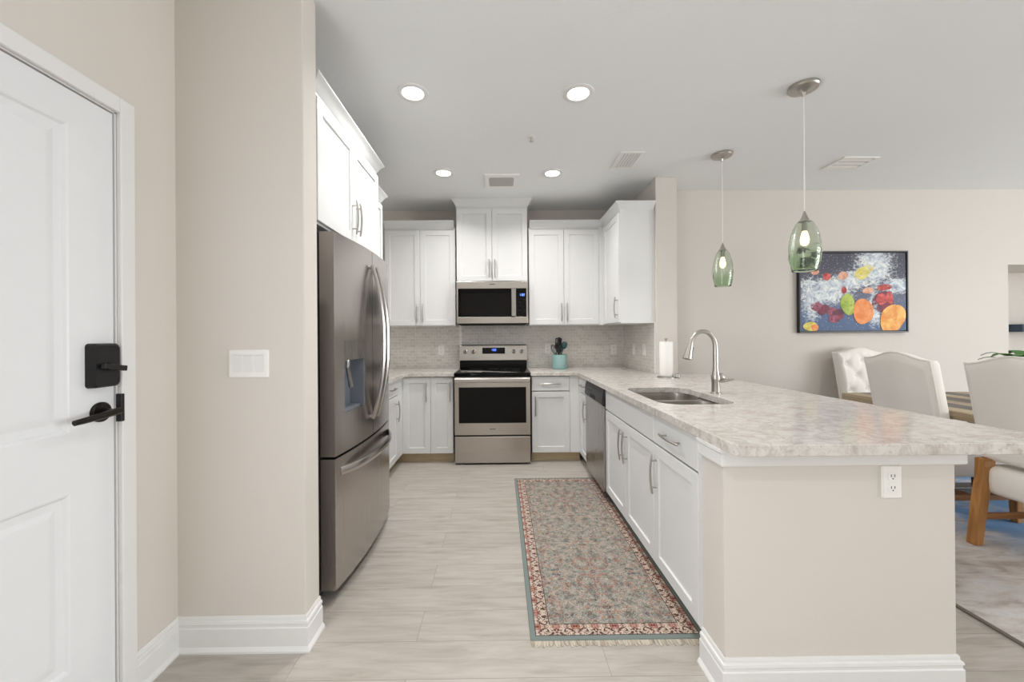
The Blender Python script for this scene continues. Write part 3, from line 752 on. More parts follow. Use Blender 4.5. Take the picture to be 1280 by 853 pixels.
# ------------------------------------------------------------------ dishwasher
dwy0, dwy1 = 2.933, 3.542; dwm = (dwy0 + dwy1) / 2; hw2 = (dwy1 - dwy0) / 2 - .003
dw = thing('dishwasher', 'stainless dishwasher with black control strip in the peninsula', 'dishwasher', (PX, dwm, 0), -pi / 2)
MB().box(-hw2, hw2, .03, .6, .1, .868).build('body', MT['gasket'], dw)
b = MB(); b.rings([[(x_, y_, z_) for x_, z_ in rrect(-hw2, hw2, .09, .742, .006, 2)] for y_ in (.028, -.012, -.016)])
b.build('door', MT['steelv'], dw)
b = MB(); b.rings([[(x_, y_, z_) for y_, z_ in ((.028, .746), (-.02, .746), (-.026, .758), (-.02, .83), (-.008, .868), (.028, .868))] for x_ in (-hw2, hw2)])
st = b.build('control_strip', MT['bkplastic'], dw, bevel=.003)
b = MB(); b.rings([[(x_, y_, z_) for x_, z_ in ((-.09, .757), (.09, .757), (.08, .785), (-.08, .785))] for y_ in (-.026, -.0275)]); b.build('grip_recess', MT['dark'], st)
for i in range(6): MB().box(-.24 + i * .03, -.222 + i * .03, -.0245, -.0215, .80, .812).build('button', MT['gasket'], st)
MB().box(-hw2, hw2, .075, .09, 0, .1).build('toe_kick', MT['dark'], dw)

# ------------------------------------------------------------------ ceiling fittings
def downlight(loc, label):
    c = thing('recessed_light', label, 'ceiling light', loc, 0, 'recessed kitchen ceiling lights')
    b = MB(); n = 36
    b.rings([[(r * cos(2 * pi * a / n), r * sin(2 * pi * a / n), z) for a in range(n)] for r, z in ((.0935, -.0005), (.0935, -.005), (.088, -.008), (.068, -.008), (.0635, -.004))], False, False)
    b.build('trim_ring', MT['trim'], c, smooth=True)
    MB().lathe([(.0635, -.002), (.0635, -.0045), (.055, -.006)], seg=36).build('lens', MT['lens'], c, smooth=True)
    l = bpy.data.lights.new('lamp', 'AREA'); l.shape = 'DISK'; l.size = .11; l.energy = LAMP_W; l.color = (1, .97, .94); l.spread = radians(142)
    lo = bpy.data.objects.new('lamp', l); COL.objects.link(lo); lo.parent = c; lo.location = (0, 0, -.009)
    return c
downlight((-.515, 2.345, CEIL), 'recessed ceiling light nearest the cabinet over the refrigerator')
downlight((.485, 2.352, CEIL), 'recessed ceiling light closest to the near green pendant')
downlight((-.497, 3.49, CEIL), 'recessed ceiling light beside the square exhaust vent on the refrigerator side')
downlight((.483, 3.505, CEIL), 'recessed ceiling light between square exhaust vent and louvred register')
for lx, ly, lt in ((.2, -.35, 'added recessed fill light over the entry, out of view'), (3.9, 2.1, 'added recessed fill light over the dining table, out of view')):  # two unseen downlights added to brighten the entry and the dining wall
    downlight((lx, ly, CEIL), lt)

def pendant(loc, label, ztop, zbot, rmax):
    c = thing('pendant_light', label, 'pendant light', loc, 0, 'green glass pendants over the peninsula')
    MB().lathe([(.08, -.0005), (.08, -.012), (.074, -.02), (.03, -.026), (.012, -.04), (.006, -.06)]).build('canopy', MT['nickel'], c, smooth=True)
    b = MB(); b.tube([(0, 0, -.058), (.001, 0, -.3), (0, 0, -(CEIL - ztop) + .055)], .0028, 8); b.build('cord', MT['paper'], c, smooth=True)
    zt, zb = ztop - CEIL, zbot - CEIL; h = zt - zb
    MB().lathe([(.004, zt + .06), (.008, zt + .045), (.016, zt + .02), (.031, zt - .002), (.031, zt - .006)]).build('socket_cap', MT['nickel'], c, smooth=True)
    prof = [(.40, 1.), (.55, .95), (.72, .85), (.86, .72), (.97, .55), (1., .40), (.97, .25), (.88, .12), (.80, .0)]
    # smooth the profile
    outer = []
    for i in range(len(prof) - 1):
        for t in (0, .34, .67): outer.append((prof[i][0] + (prof[i + 1][0] - prof[i][0]) * t, prof[i][1] + (prof[i + 1][1] - prof[i][1]) * t))
    outer.append(prof[-1])
    seg = 40; rings = []
    def wob(a, v): return 1 + (.012 * sin(3 * a + 26 * v) if v < .5 else 0) + .006 * sin(2 * a + 14 * v)
    for r, v in outer: rings.append([(rmax * r * wob(2 * pi * a / seg, v) * cos(2 * pi * a / seg), rmax * r * wob(2 * pi * a / seg, v) * sin(2 * pi * a / seg), zb + h * v) for a in range(seg)])
    for r, v in reversed(outer):
        ri = rmax * r - .0045; rings.append([(ri * cos(2 * pi * a / seg), ri * sin(2 * pi * a / seg), zb + h * v + (.0 if v > 0 else .003)) for a in range(seg)])
    MB().rings(rings + [rings[0]], False, False).build('glass_shade', MT['glass'], c, smooth=True, angle=80)
    MB().lathe([(.013, zt - .008), (.016, zt - .05), (.0165, zt - .06)]).build('socket', MT['nickel'], c, smooth=True)
    MB().lathe([(.012, zt - .06), (.018, zt - .08), (.0235, zt - .11), (.02, zt - .135), (.008, zt - .147)]).build('bulb', MT['bulb'], c, smooth=True)
    return c
pendant((1.813, 2.292, CEIL), 'larger looking green glass pendant, nearest the camera over the peninsula', 1.948, 1.652, .081)
pendant((1.820, 3.154, CEIL), 'farther green glass pendant hanging by the wall end', 1.968, 1.672, .075)

# exhaust vent, registers, sprinkler
v = thing('exhaust_vent', 'square white exhaust fan cover in the kitchen ceiling', 'vent', (.022, 3.66, CEIL))
b = MB(); b.rings([[(x, y, z) for x, y in rrect(-.165 + i, .165 - i, -.15 + i, .15 - i, .012, 3)] for z, i in ((-.0005, 0), (-.012, .002), (-.018, .014))]); b.build('cover', MT['plastic'], v)
MB().rings([[(x, y, z) for x, y in rrect(-.115, .115, -.10, .10, .02, 3)] for z in (-.0175, -.0195)]).build('intake', MT['grille'], v)
def register(name, label, loc, sx, sy, n, axis, group):
    r = thing(name, label, 'vent', loc, 0, group)
    b = MB(); f_ = .022
    for (x0, x1, y0, y1) in ((-sx / 2, sx / 2, -sy / 2, -sy / 2 + f_), (-sx / 2, sx / 2, sy / 2 - f_, sy / 2), (-sx / 2, -sx / 2 + f_, -sy / 2 + f_, sy / 2 - f_), (sx / 2 - f_, sx / 2, -sy / 2 + f_, sy / 2 - f_)):
        b.box(x0, x1, y0, y1, -.01, -.0005)
    b.build('frame', MT['plastic'], r, bevel=.002)
    MB().box(-sx / 2 + f_, sx / 2 - f_, -sy / 2 + f_, sy / 2 - f_, -.0022, -.0008).build('backing', MT['slot'], r)
    L = (sx if axis == 'y' else sy) - 2 * f_
    for i in range(n):
        p = -L / 2 + L * (i + .5) / n; h = L / n * .36
        b = MB()
        q = [(p - h, -.003), (p + h * .7, -.011), (p + h, -.0095), (p - h * .7, -.0024)]
        if axis == 'y': b.rings([[(a, e, z) for a, z in q] for e in (-sy / 2 + f_, sy / 2 - f_)])
        else: b.rings([[(e, a, z) for a, z in q] for e in (-sx / 2 + f_, sx / 2 - f_)])
        b.build('louvre', MT['plastic'], r)
register('air_register', 'white louvred air register in the ceiling above the end wall cabinet', (1.07, 3.245, CEIL), .19, .30, 6, 'y', 'ceiling air registers')
register('air_register', 'white air register in the dining ceiling between pendant and painting', (3.02, 3.318, CEIL), .30, .24, 3, 'x', 'ceiling air registers')
s = thing('sprinkler_head', 'small fire sprinkler head in the kitchen ceiling', 'sprinkler', (.24, 2.865, CEIL))
MB().lathe([(.03, -.0005), (.028, -.004), (.012, -.006)]).build('escutcheon', MT['plastic'], s, smooth=True)
MB().lathe([(.007, -.005), (.006, -.025), (.003, -.03), (.003, -.034), (.014, -.035), (.014, -.037)]).build('deflector', MT['nickel'], s, smooth=True)

# ------------------------------------------------------------------ outlets and switches (local frame: plate faces -y)
def plate(name, label, cat, loc, rz, gangs, kind, group):
    c = thing(name, label, cat, loc, rz, group); w = .07 + .046 * (gangs - 1); h = .115
    b = MB(); b.rings([[(x, y, z) for x, z in rrect(-w / 2 + i, w / 2 - i, -h / 2 + i, h / 2 - i, .005, 3)] for y, i in ((0, 0), (-.004, .0005), (-.0065, .004))]); b.build('cover_plate', MT['plastic'], c)
    for g in range(gangs):
        x = (g - (gangs - 1) / 2) * .046
        if kind == 'switch':
            b = MB(); b.rings([[(x + sx_ * .0165, y_, z_) for sx_ in (-1, 1)] for y_, z_ in ((-.006, -.034), (-.0075, -.034), (-.0105, .034), (-.006, .034))], False, False, False)
            b.rings([[(x - .0165, y_, z_), (x + .0165, y_, z_), (x + .0165, -.005, z_), (x - .0165, -.005, z_)] for y_, z_ in ((-.0075, -.034), (-.0085, 0), (-.0105, .034))])
            b.build('rocker', MT['trim'], c)
        else:
            for sz in (-.0205, .0205):
                b = MB(); b.rings([[(x + q, y_, sz + z) for q, z in rrect(-.0165, .0165, -.0145, .0145, .011, 4)] for y_ in (-.006, -.008)])
                so = b.build('socket', MT['plastic'], c)
                b = MB(); b.box(x - .0075, x - .0050, -.0084, -.007, sz - .001, sz + .008); b.box(x + .0050, x + .0075, -.0084, -.007, sz - .001, sz + .008); b.box(x - .002, x + .002, -.0084, -.007, sz - .009, sz - .005)
                b.build('slots', MT['dark'], so)
    return c
plate('light_switch', 'white three rocker switch plate on the beige wall beside the entry door', 'switch', (-1.030, YS, 1.172), 0, 3, 'switch', None)
TY = KY - .008
plate('wall_outlet', 'white outlet on the tile backsplash between refrigerator and range', 'outlet', (-.688, TY, 1.12), 0, 1, 'outlet', 'white outlets and switch plates')
plate('wall_outlet', 'white outlet on the tile behind the teal utensil crock', 'outlet', (.555, TY, 1.13), 0, 1, 'outlet', 'white outlets and switch plates')
plate('wall_outlet', 'white outlet on the back wall tile near the inside corner', 'outlet', (1.328, TY, 1.115), 0, 1, 'outlet', 'white outlets and switch plates')
plate('wall_outlet', 'white outlet on the side wall tile closer to the corner', 'outlet', (SX0 - .008, 4.19, 1.125), -pi / 2, 1, 'outlet', 'white outlets and switch plates')
plate('light_switch', 'white rocker switch on the side wall tile closer to the paper towels', 'switch', (SX0 - .008, 3.89, 1.13), -pi / 2, 1, 'switch', 'white outlets and switch plates')
plate('wall_outlet', 'white outlet on the beige peninsula end under the counter', 'outlet', (1.378, PE, .752), 0, 1, 'outlet', 'white outlets and switch plates')

# ------------------------------------------------------------------ things on the counter
cx, cy = .655, 4.30
cr = thing('utensil_crock', 'teal ceramic utensil crock on the counter right of the range', 'crock', (cx, cy, CT1))
MB().lathe([(.07, 0), (.079, .004), (.083, .02), (.083, .15), (.081, .157), (.077, .155), (.077, .02), (.07, .008)]).build('vessel', MT['teal'], cr, smooth=True)
def utensil(name, label, lean, az, L, head, mat, rot=0.):
    """stands inside the crock, leaning"""
    t = thing(name, label, 'utensil', (cx, cy, CT1 + .012), 0, 'cooking utensils in the teal crock')
    d_ = Vector((sin(lean) * cos(az), sin(lean) * sin(az), cos(lean))); s0 = -Vector((cos(az), sin(az), 0)) * .03
    side = Vector((-sin(az + rot), cos(az + rot), 0)); side = (side - d_ * side.dot(d_)).normalized(); nn = d_.cross(side)
    MB().tube([s0, s0 + d_ * (L - .06), s0 + d_ * L], [.006, .0055, .005], 8).build('handle', mat, t, smooth=True)
    e = s0 + d_ * L; b = MB()
    if head == 'spatula':
        b.rings([[tuple(e + d_ * a + side * w_ * sg + nn * q) for sg, q in ((-1, -.002), (1, -.002), (1, .002), (-1, .002))] for a, w_ in ((-.005, .012), (.015, .034), (.085, .04), (.092, .036))])
    elif head == 'slotted':
        for k_ in range(4):
            o_ = (-.03 + .02 * k_)
            b.rings([[tuple(e + d_ * a + side * (o_ + w_ * sg) + nn * q) for sg, q in ((-1, -.002), (1, -.002), (1, .002), (-1, .002))] for a, w_ in ((.01, .0065), (.08, .0065))])
        b.rings([[tuple(e + d_ * a + side * w_ * sg + nn * q) for sg, q in ((-1, -.002), (1, -.002), (1, .002), (-1, .002))] for a, w_ in ((-.005, .014), (.014, .037))])
        b.rings([[tuple(e + d_ * a + side * w_ * sg + nn * q) for sg, q in ((-1, -.002), (1, -.002), (1, .002), (-1, .002))] for a, w_ in ((.077, .037), (.088, .035))])
    elif head == 'spoon':
        rg = []
        for i in range(9):
            th = pi * i / 8; a = .04 - .042 * cos(th); w_ = .004 + .03 * sin(th)
            rg.append([tuple(e + d_ * a + side * w_ * cos(2 * pi * j / 14) + nn * (.007 * sin(2 * pi * j / 14) + .012 * sin(th))) for j in range(14)])
        b.rings(rg)
    elif head == 'ladle':
        cpt = e + d_ * .02 + nn * .03
        rg = []
        for i in range(7):
            th = pi / 2 * i / 6
            rg.append([tuple(cpt + side * .043 * cos(th) * cos(2 * pi * j / 16) + d_ * .043 * cos(th) * sin(2 * pi * j / 16) - nn * .035 * sin(th)) for j in range(16)])
        b.rings(rg, False, True)
    elif head == 'whisk':
        for k_ in range(5):
            a0 = pi * k_ / 5; r3 = side * cos(a0) + nn * sin(a0)
            b.tube([tuple(e + d_ * (.05 - .055 * cos(pi * i / 10 * 1)) + r3 * .028 * sin(pi * i / 10)) for i in range(11)], .0016, 6)
            b.tube([tuple(e + d_ * (.05 - .055 * cos(pi * i / 10 * 1)) - r3 * .028 * sin(pi * i / 10)) for i in range(11)], .0016, 6)
    b.build('head', mat, t, smooth=True)
utensil('spatula', 'black spatula standing upright in the teal crock', .10, pi, .245, 'spatula', MT['bkplastic'], .25)
utensil('slotted_turner', 'black slotted turner at the middle of the teal crock', .07, .5, .24, 'slotted', MT['bkplastic'], 1.1)
utensil('spatula', 'second black spatula turned broadside at the back of the teal crock', .09, 1.4, .235, 'spatula', MT['bkplastic'], 1.5)
utensil('ladle', 'black ladle in the crock with its bowl towards the camera', .12, -1.2, .215, 'ladle', MT['bkplastic'])
utensil('spoon', 'dark green spoon leaning low towards the front of the crock', .16, -1.5, .165, 'spoon', MT['tongue'], 1.57 * 0)
utensil('spoon', 'dark green spoon leaning out over the far rim towards the paper towels', .33, 0., .22, 'spoon', MT['tongue'], 1.3)
utensil('whisk', 'thin wire whisk leaning out of the crock towards the range', .42, pi, .17, 'whisk', MT['bkplastic'])

pt = thing('paper_towel_holder', 'nickel paper towel holder with a white roll beside the wall end', 'paper towel holder', (1.427, 3.33, CT1))
MB().lathe([(.075, 0), (.075, .007), (.06, .012)]).build('base', MT['nickel'], pt, smooth=True)
b = MB(); b.lathe([(.006, .01), (.006, .318), (.012, .322), (.013, .33), (.006, .336)], seg=14); b.build('rod', MT['nickel'], pt, smooth=True)
tag(MB().lathe([(.021, .0), (.0535, .0), (.0545, .003), (.0545, .29), (.0535, .293), (.021, .293)], (1.427, 3.33, CT1 + .0125), 32, False, False).build('paper_towel_roll', MT['paper'], smooth=True), 'white paper towel roll standing upright on its nickel holder', 'paper towels')
gl = tag(MB().lathe([(.016, 0), (.02, .003), (.021, .03), (.017, .036), (.0155, .034), (.018, .028), (.0175, .006), (.01, .005)], (1.50, 3.28, CT1), 20).build('glass_votive', MT['clear'], smooth=True), 'tiny clear glass on the counter beside the paper towel holder', 'glass')

# ------------------------------------------------------------------ kitchen runner
rn = thing('kitchen_runner', 'sage and rose persian runner rug along the peninsula cabinets', 'rug', (.489, 2.547, 0))
b = MB(); b.rings([[(x, y, z) for x, y in rrect(-RW / 2 + i, RW / 2 - i, -RL / 2 + i, RL / 2 - i, .006, 2)] for z, i in ((.0005, 0), (.006, 0), (.008, .002))]); b.build('pile', MT['runner'], rn)
random.seed(5)
for sg in (-1, 1):
    b = MB(); n = 70
    for i in range(n):
        x = -RW / 2 + RW * (i + .5) / n; w_ = RW / n * .5; L = .030 + random.uniform(-.006, .004); dx = random.uniform(-.006, .006)
        y0 = sg * (RL / 2 - .002)
        b.rings([[(x - w_, y0, .001), (x + w_, y0, .001), (x + w_, y0, .0045), (x - w_, y0, .0045)], [(x - w_ + dx * .5, y0 + sg * L * .6, .0008), (x + w_ + dx * .5, y0 + sg * L * .6, .0008), (x + w_ + dx * .5, y0 + sg * L * .6, .0035), (x - w_ + dx * .5, y0 + sg * L * .6, .0035)], [(x - w_ * .6 + dx, y0 + sg * L, .0006), (x + w_ * .6 + dx, y0 + sg * L, .0006), (x + w_ * .6 + dx, y0 + sg * L, .002), (x - w_ * .6 + dx, y0 + sg * L, .002)]])
    fo = b.build('fringe', MT['fringe'], rn); fo['kind'] = 'stuff'; fo['label'] = 'cream cotton fringe'

# ------------------------------------------------------------------ dining room
ar = thing('area_rug', 'distressed grey area rug, blotched blue towards the back, under the dining table', 'rug', (3.62, 2.2, 0))
MB().box(-1.488, 1.488, -1.55, 1.45, .0006, .007).build('pile', MT['arearug'], ar)
b = MB()
b.sweep([(-1.495, -1.557), (-1.495, 1.457), (1.495, 1.457), (1.495, -1.557), (-1.495, -1.557)][::1], [(-.014, .0005), (-.014, .0085), (0, .0085), (.002, .0005)]); b.build('binding', MT['rugbind'], ar)
RZ = .0078

# table
TX0, TX1, TY0, TY1, TH = 2.995, 4.10, 1.35, 3.39, .76
tb = thing('dining_table', 'plank dining table with dark trestle base behind the peninsula', 'table', ((TX0 + TX1) / 2, (TY0 + TY1) / 2, RZ))
hw, hl = (TX1 - TX0) / 2, (TY1 - TY0) / 2; tz0, tz1 = TH - .055 - RZ, TH - RZ
n = 7; pw = 2 * hw / n
for i in range(n):
    x0 = -hw + i * pw
    MB().box(x0 + .0008, x0 + pw - .0008, -hl, hl, tz0, tz1).build('tabletop_board', MT['tanboard' if i in (0, 2, 4, 6) else 'weather'], tb, bevel=.004)
for y_ in (-.62, .62):
    b = MB(); b.box(-.36, .36, y_ - .05, y_ + .05, 0, .09); lg = b.build('trestle_foot', MT['tablebase'], tb, bevel=.006)
    b = MB(); b.box(-.36, .36, y_ - .045, y_ + .045, tz0 - .09, tz0 - .0005)
    for x_ in (-.2, .2): b.hull_box((x_, y_, .0895), (x_ * .8, y_, tz0 - .0895), .09, .09, .08, .08)
    b.build('trestle_leg', MT['tablebase'], tb, bevel=.004)
MB().box(-.045, .045, -.575, .575, .22, .31).build('stretcher', MT['tablebase'], tb, bevel=.004)

# chairs (local: faces +x, origin on the floor under the seat)
TUFT = [(-.72 + .72 * i, v_) for v_ in (.80, .375) for i in range(3)] + [(-.36 + .72 * i, v_) for v_ in (.5875, .1625) for i in range(2)]
def make_chair(label):
    c = thing('dining_chair', label, 'chair', (0, 0, 0), 0, 'cream upholstered dining chairs')
    hwid = .228; zb, NU, NV = .505, 30, 36
    def ztop(u): return 1.085 + .05 * (.5 + .5 * cos(pi * min(1, abs(u) * 1.05)))
    def xrear(z): return -.235 - .105 * ((z - zb) / .6) ** 1.15
    b = MB(); B = b.b
    def edge(u, v): 
        e = min(1 - abs(u), 1 - v if v > .5 else v * 3)
        return max(0., 1 - max(0, e) / .10)
    G = {}
    for side in (0, 1):
        for i in range(NU + 1):
            u = -1 + 2 * i / NU
            uu = math.copysign(1 - (1 - abs(u)) ** 1.25, u)
            for j in range(NV + 1):
                v = j / NV; z = zb + (ztop(uu) - zb) * v; z = max(z, zb)
                xr = xrear(z); e = edge(uu, v)
                if side == 0: x = xr + .022 * e * e
                else:
                    dsp = 0
                    for (tu, tv) in TUFT:
                        dd = ((uu - tu) * hwid / .03) ** 2 + ((v - tv) * .6 / .03) ** 2
                        dsp = max(dsp, math.exp(-dd))
                    # diamond creases between the buttons
                    a1 = uu / .72 + (v - .375) / .425; a2 = uu / .72 - (v - .375) / .425
                    cr_ = max(math.exp(-((a1 - round(a1)) / .11) ** 2), math.exp(-((a2 - round(a2)) / .11) ** 2)) if .08 < v < .95 and abs(uu) < .86 else 0
                    x = xr + .105 - .03 * dsp - .009 * cr_ - .03 * e * e
                G[side, i, j] = B.verts.new((x, uu * (hwid - (0 if v < .6 else 0)), z))
    for side in (0, 1):
        for i in range(NU):
            for j in range(NV): b._f([G[side, i, j], G[side, i + 1, j], G[side, i + 1, j + 1], G[side, i, j + 1]])
    for j in range(NV):
        for i in (0, NU): b._f([G[0, i, j], G[1, i, j], G[1, i, j + 1], G[0, i, j + 1]])
    for i in range(NU):
        for j in (0, NV): b._f([G[0, i, j], G[1, i, j], G[1, i + 1, j], G[0, i + 1, j]])
    bk = b.build('backrest', MT['linen'], c, smooth=True, angle=70)
    # welt along the rear outline, buttons
    rim = [(xrear(zb + (ztop(-1) - zb) * t) + .02, -hwid, zb + (ztop(-1) - zb) * t) for t in [i / 10 for i in range(11)]]
    rim += [(xrear(ztop(u)) + .02, u * hwid, ztop(u)) for u in [-1 + 2 * i / 24 for i in range(25)]]
    rim += [(p[0], hwid, p[2]) for p in reversed(rim[:11])]
    MB().tube(rim, .005, 8).build('piping', MT['linen'], bk, smooth=True)
    for (tu, tv) in TUFT:
        if .1 < tv < .95:
            z = zb + (ztop(tu) - zb) * tv
            b = MB(); x0 = xrear(z) + .105 - .03 - .008; b.tube([(x0, tu * hwid, z), (x0 + .008, tu * hwid, z), (x0 + .011, tu * hwid, z)], [.011, .01, .004], 10); b.build('tuft_button', MT['linen'], bk, smooth=True)
    # seat cushion: rounded box
    b = MB(); rg = []
    for t in range(9):
        th = -pi / 2 + pi * t / 8; ins = .045 * (1 - cos(th)); z = .39 + .05 * sin(th) + (.035 if th > 0 else -.035) * (1 if abs(th) > .01 else 0)
        rg.append([(x, y, z) for x, y in rrect(-.245 + ins, .335 - ins, -.236 + ins, .236 - ins, .05, 6)])
    b.rings(rg); b.build('seat', MT['linen'], c, smooth=True, angle=60)
    for sy in (-1, 1):
        y_ = sy * .195
        b = MB(); b.rings([[(x_ - w_ / 2, y_ - .024, z_), (x_ + w_ / 2, y_ - .024, z_), (x_ + w_ / 2, y_ + .024, z_), (x_ - w_ / 2, y_ + .024, z_)] for x_, z_, w_ in ((-.305, 0, .05), (-.285, .16, .056), (-.262, .32, .06), (-.245, .40, .064), (-.235, .515, .075))])
        b.build('leg', MT['oak'], c, bevel=.004)
        b = MB(); b.hull_box((.30, y_, 0), (.295, y_, .312), .04, .04, .055, .055); b.build('leg', MT['oak'], c, bevel=.004)
        MB().box(-.268, (.29), y_ - .011, y_ + .011, .15, .185).build('stretcher', MT['oakrail'], c, bevel=.003)
    MB().box(-.0, .025, -.195, .195, .155, .18).build('cross_stretcher', MT['oakrail'], c, bevel=.003)
    return c
c1 = make_chair('cream dining chair seen from behind, between the tufted chair and the rightmost chair')
c1.location = (3.15, 2.772, RZ)
relabel(copy_tree(c1), 'cream dining chair nearest the camera, its back cut by the right edge of the photo', (3.15, 2.122, RZ))
relabel(copy_tree(c1), 'cream dining chair at the far table end, tufted front towards the camera', (3.55, 3.545, RZ), -pi / 2)

# plant on the table
pl = thing('potted_plant', 'green leafy plant in a white pot on the dining table', 'plant', (3.78, 2.70, TH))
MB().lathe([(.06, 0), (.075, .01), (.09, .14), (.092, .15), (.082, .148), (.08, .12)]).build('pot', MT['pot'], pl, smooth=True)
MB().lathe([(.081, .118), (.079, .125), (.02, .128)], seg=20).build('soil', MT['dark'], pl)
random.seed(11)
for i in range(26):
    az = 2 * pi * i / 26 + random.uniform(-.15, .15); L = random.uniform(.26, .36); rise = random.uniform(.26, .40)
    b = MB(); d_ = Vector((cos(az), sin(az), 0)); s_ = Vector((-sin(az), cos(az), 0)); rg = []
    for j in range(10):
        t = j / 9; p = d_ * (.02 + L * .78 * t) + Vector((0, 0, .12 + rise * (1.75 * t - 1.15 * t * t)))
        w_ = .004 + .03 * sin(pi * min(1, max(0, (t - .25) / .75))) ** .8 if t > .25 else .003
        rg.append([tuple(p - s_ * w_), tuple(p + Vector((0, 0, -.004))), tuple(p + s_ * w_), tuple(p + Vector((0, 0, .002)))])
    b.rings(rg); b.build('leaf', MT['leaf'], pl, smooth=True)

# painting
PX0, PX1, PZ0, PZ1 = 3.031, 4.146, 1.289, 2.116
pa = thing('framed_painting', 'dark framed picture of fruit splashing into water on the dining wall', 'painting', ((PX0 + PX1) / 2, DY, (PZ0 + PZ1) / 2))
w2, h2 = (PX1 - PX0) / 2, (PZ1 - PZ0) / 2
b = MB(); F = .014
for (x0, x1, z0, z1) in ((-w2, w2, -h2, -h2 + F), (-w2, w2, h2 - F, h2), (-w2, -w2 + F, -h2 + F, h2 - F), (w2 - F, w2, -h2 + F, h2 - F)): b.box(x0, x1, -.04, -.0005, z0, z1)
b.build('frame', MT['frame'], pa, bevel=.002)
iw, ih = w2 - F - .006, h2 - F - .006
k = NT('splash_picture'); o = k.obj(); q = k.sep(o)
u = k.math('MULTIPLY_ADD', q[0], .5 / iw, .5); v = k.math('MULTIPLY_ADD', q[2], .5 / ih, .5); uv = k.comb(u, v)
c = k.ramp(v, [(0, lin((70, 92, 128))), (.22, lin((74, 96, 134))), (.4, lin((92, 98, 122))), (.62, lin((76, 76, 92))), (1, lin((58, 56, 70)))])
def splash(k, u, v, uv, thin):
    fine = k.noise(uv, 30, 7, .8); mid = k.noise(uv, 11, 6, .75, .8)
    def blob(cx_, cy_, rx, ry):
        a_ = k.math('DIVIDE', k.math('SUBTRACT', u, cx_), rx); b_ = k.math('DIVIDE', k.math('SUBTRACT', v, cy_), ry)
        return k.math('SUBTRACT', 1., k.math('SQRT', k.math('ADD', k.math('MULTIPLY', a_, a_), k.math('MULTIPLY', b_, b_))), clamp=True)
    sp_ = blob(.70, .84, .27, .46)
    for q_ in ((.22, .50, .40, .26), (.92, .58, .30, .15), (.30, .60, .60, .12), (.50, .66, .30, .18), (.10, .40, .13, .42), (.70, .28, .10, .34)): sp_ = k.math('MAXIMUM', sp_, blob(*q_))
    sm = k.math('ADD', k.math('MULTIPLY', sp_, .9), k.math('MULTIPLY_ADD', fine, 2.2, -1.25 - thin))
    sm = k.math('MULTIPLY', k.ramp(sm, [(.08, (0, 0, 0)), (.36, (.95, .95, .95))]), k.ramp(sp_, [(0, (0, 0, 0)), (.08, (1, 1, 1))]))
    return sm, k.ramp(mid, [(.36, lin((120, 134, 158))), (.5, lin((206, 214, 220))), (.62, lin((244, 244, 236)))])
sm, sc_ = splash(k, u, v, uv, 0.)
c = k.mix(sm, c, sc_)
c = k.mix(k.ramp(k.vor(uv, 46), [(.12, (.8, .8, .8)), (.2, (0, 0, 0))]), c, lin((186, 190, 204)))
k.set(Base_Color=c, Roughness=.6); MT['picture'] = k.m
def fruit(name, base_, c2, scale=9):
    k = NT(name); o = k.obj(); q = k.sep(o)
    u = k.math('MULTIPLY_ADD', q[0], .5 / iw, .5); v = k.math('MULTIPLY_ADD', q[2], .5 / ih, .5); uv = k.comb(u, v)
    sm, sc_ = splash(k, u, v, uv, .42)
    c = k.ramp(k.noise(o, scale, 6, .7, .6), [(.4, lin(base_)), (.6, lin(c2))])
    k.set(Base_Color=k.mix(sm, c, sc_), Roughness=.6); return k.m
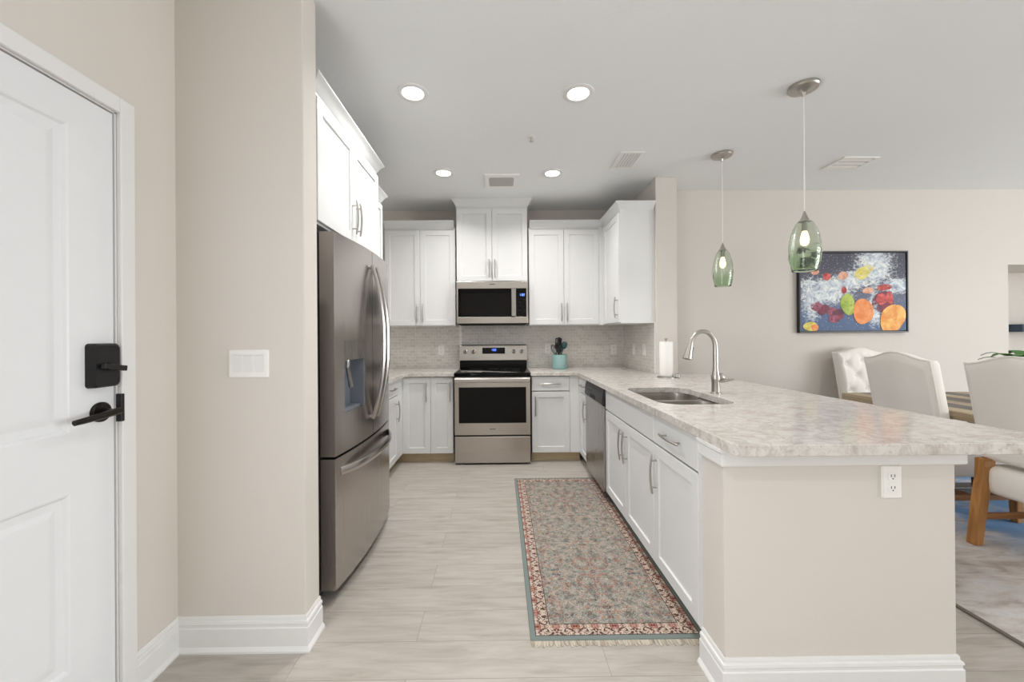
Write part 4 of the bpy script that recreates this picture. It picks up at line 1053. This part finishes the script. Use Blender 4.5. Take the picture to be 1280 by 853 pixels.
fm = [MT['picture'], fruit('paint_yellow', (196, 178, 62), (232, 222, 132)), fruit('paint_orange', (222, 124, 52), (240, 158, 92)), fruit('paint_red', (150, 34, 40), (218, 92, 84), 14),
      fruit('paint_purple', (96, 34, 62), (176, 88, 110), 16), fruit('paint_green', (132, 156, 44), (192, 206, 96)), fruit('paint_mango', (226, 142, 62), (246, 206, 112), 6), fruit('paint_peach', (198, 118, 92), (226, 178, 150), 14), fruit('paint_plum', (78, 30, 58), (140, 46, 66), 12)]
b = MB(); b.box(-iw, iw, -.032, -.0285, -ih, ih)
def ell(px, py, rx, ry, rot, mi, layer):
    b.mi = mi; cx_ = (px - 555) / 415 * iw; cz_ = (430 - py) / 312 * ih; s_ = iw / 415
    random.seed(int(px * 7 + py)); n = 28; pts = []
    for i in range(n):
        a = 2 * pi * i / n; r_ = 1 + .05 * sin(3 * a + px) + random.uniform(-.02, .02)
        x_, z_ = rx * s_ * r_ * cos(a), ry * s_ * r_ * sin(a); pts.append((cx_ + x_ * cos(rot) - z_ * sin(rot), cz_ + x_ * sin(rot) + z_ * cos(rot)))
    pts = [(max(-iw, min(iw, x_)), max(-ih, min(ih, z_))) for x_, z_ in pts]
    b._f([b.b.verts.new((x_, -.0322 - .0002 * layer, z_)) for x_, z_ in pts])
for i, e in enumerate([(620, 285, 62, 46, .5, 1), (675, 245, 46, 34, .6, 1), (252, 268, 34, 22, 0, 7), (346, 306, 30, 30, 0, 3), (474, 300, 40, 32, .3, 7), (480, 415, 22, 28, 0, 3), (670, 420, 46, 24, .1, 7), (800, 395, 60, 24, .1, 3),
                       (262, 548, 44, 36, 0, 4), (330, 566, 36, 34, 0, 8), (385, 590, 40, 36, 0, 4), (432, 610, 48, 42, 0, 8), (400, 648, 44, 30, 0, 4), (300, 590, 30, 26, 0, 8), (508, 530, 56, 84, .15, 5), (630, 588, 82, 100, 0, 2), (790, 515, 84, 84, 0, 8), (775, 490, 44, 44, .3, 3), (840, 480, 26, 50, .2, 3), (860, 650, 92, 125, -.5, 6), (212, 706, 56, 36, 0, 1), (245, 715, 30, 26, 0, 2)]):
    ell(*e, i + 1)
b.build('canvas', fm, pa)

# dark wall shelf in the niche at the right edge
sf = tag(MB().box(5.90, 6.5, 4.34, 4.4995, 1.285, 1.372).build('wall_shelf', MT['shelf'], bevel=.004), 'small blue black wall shelf in the recess at the right edge', 'shelf')
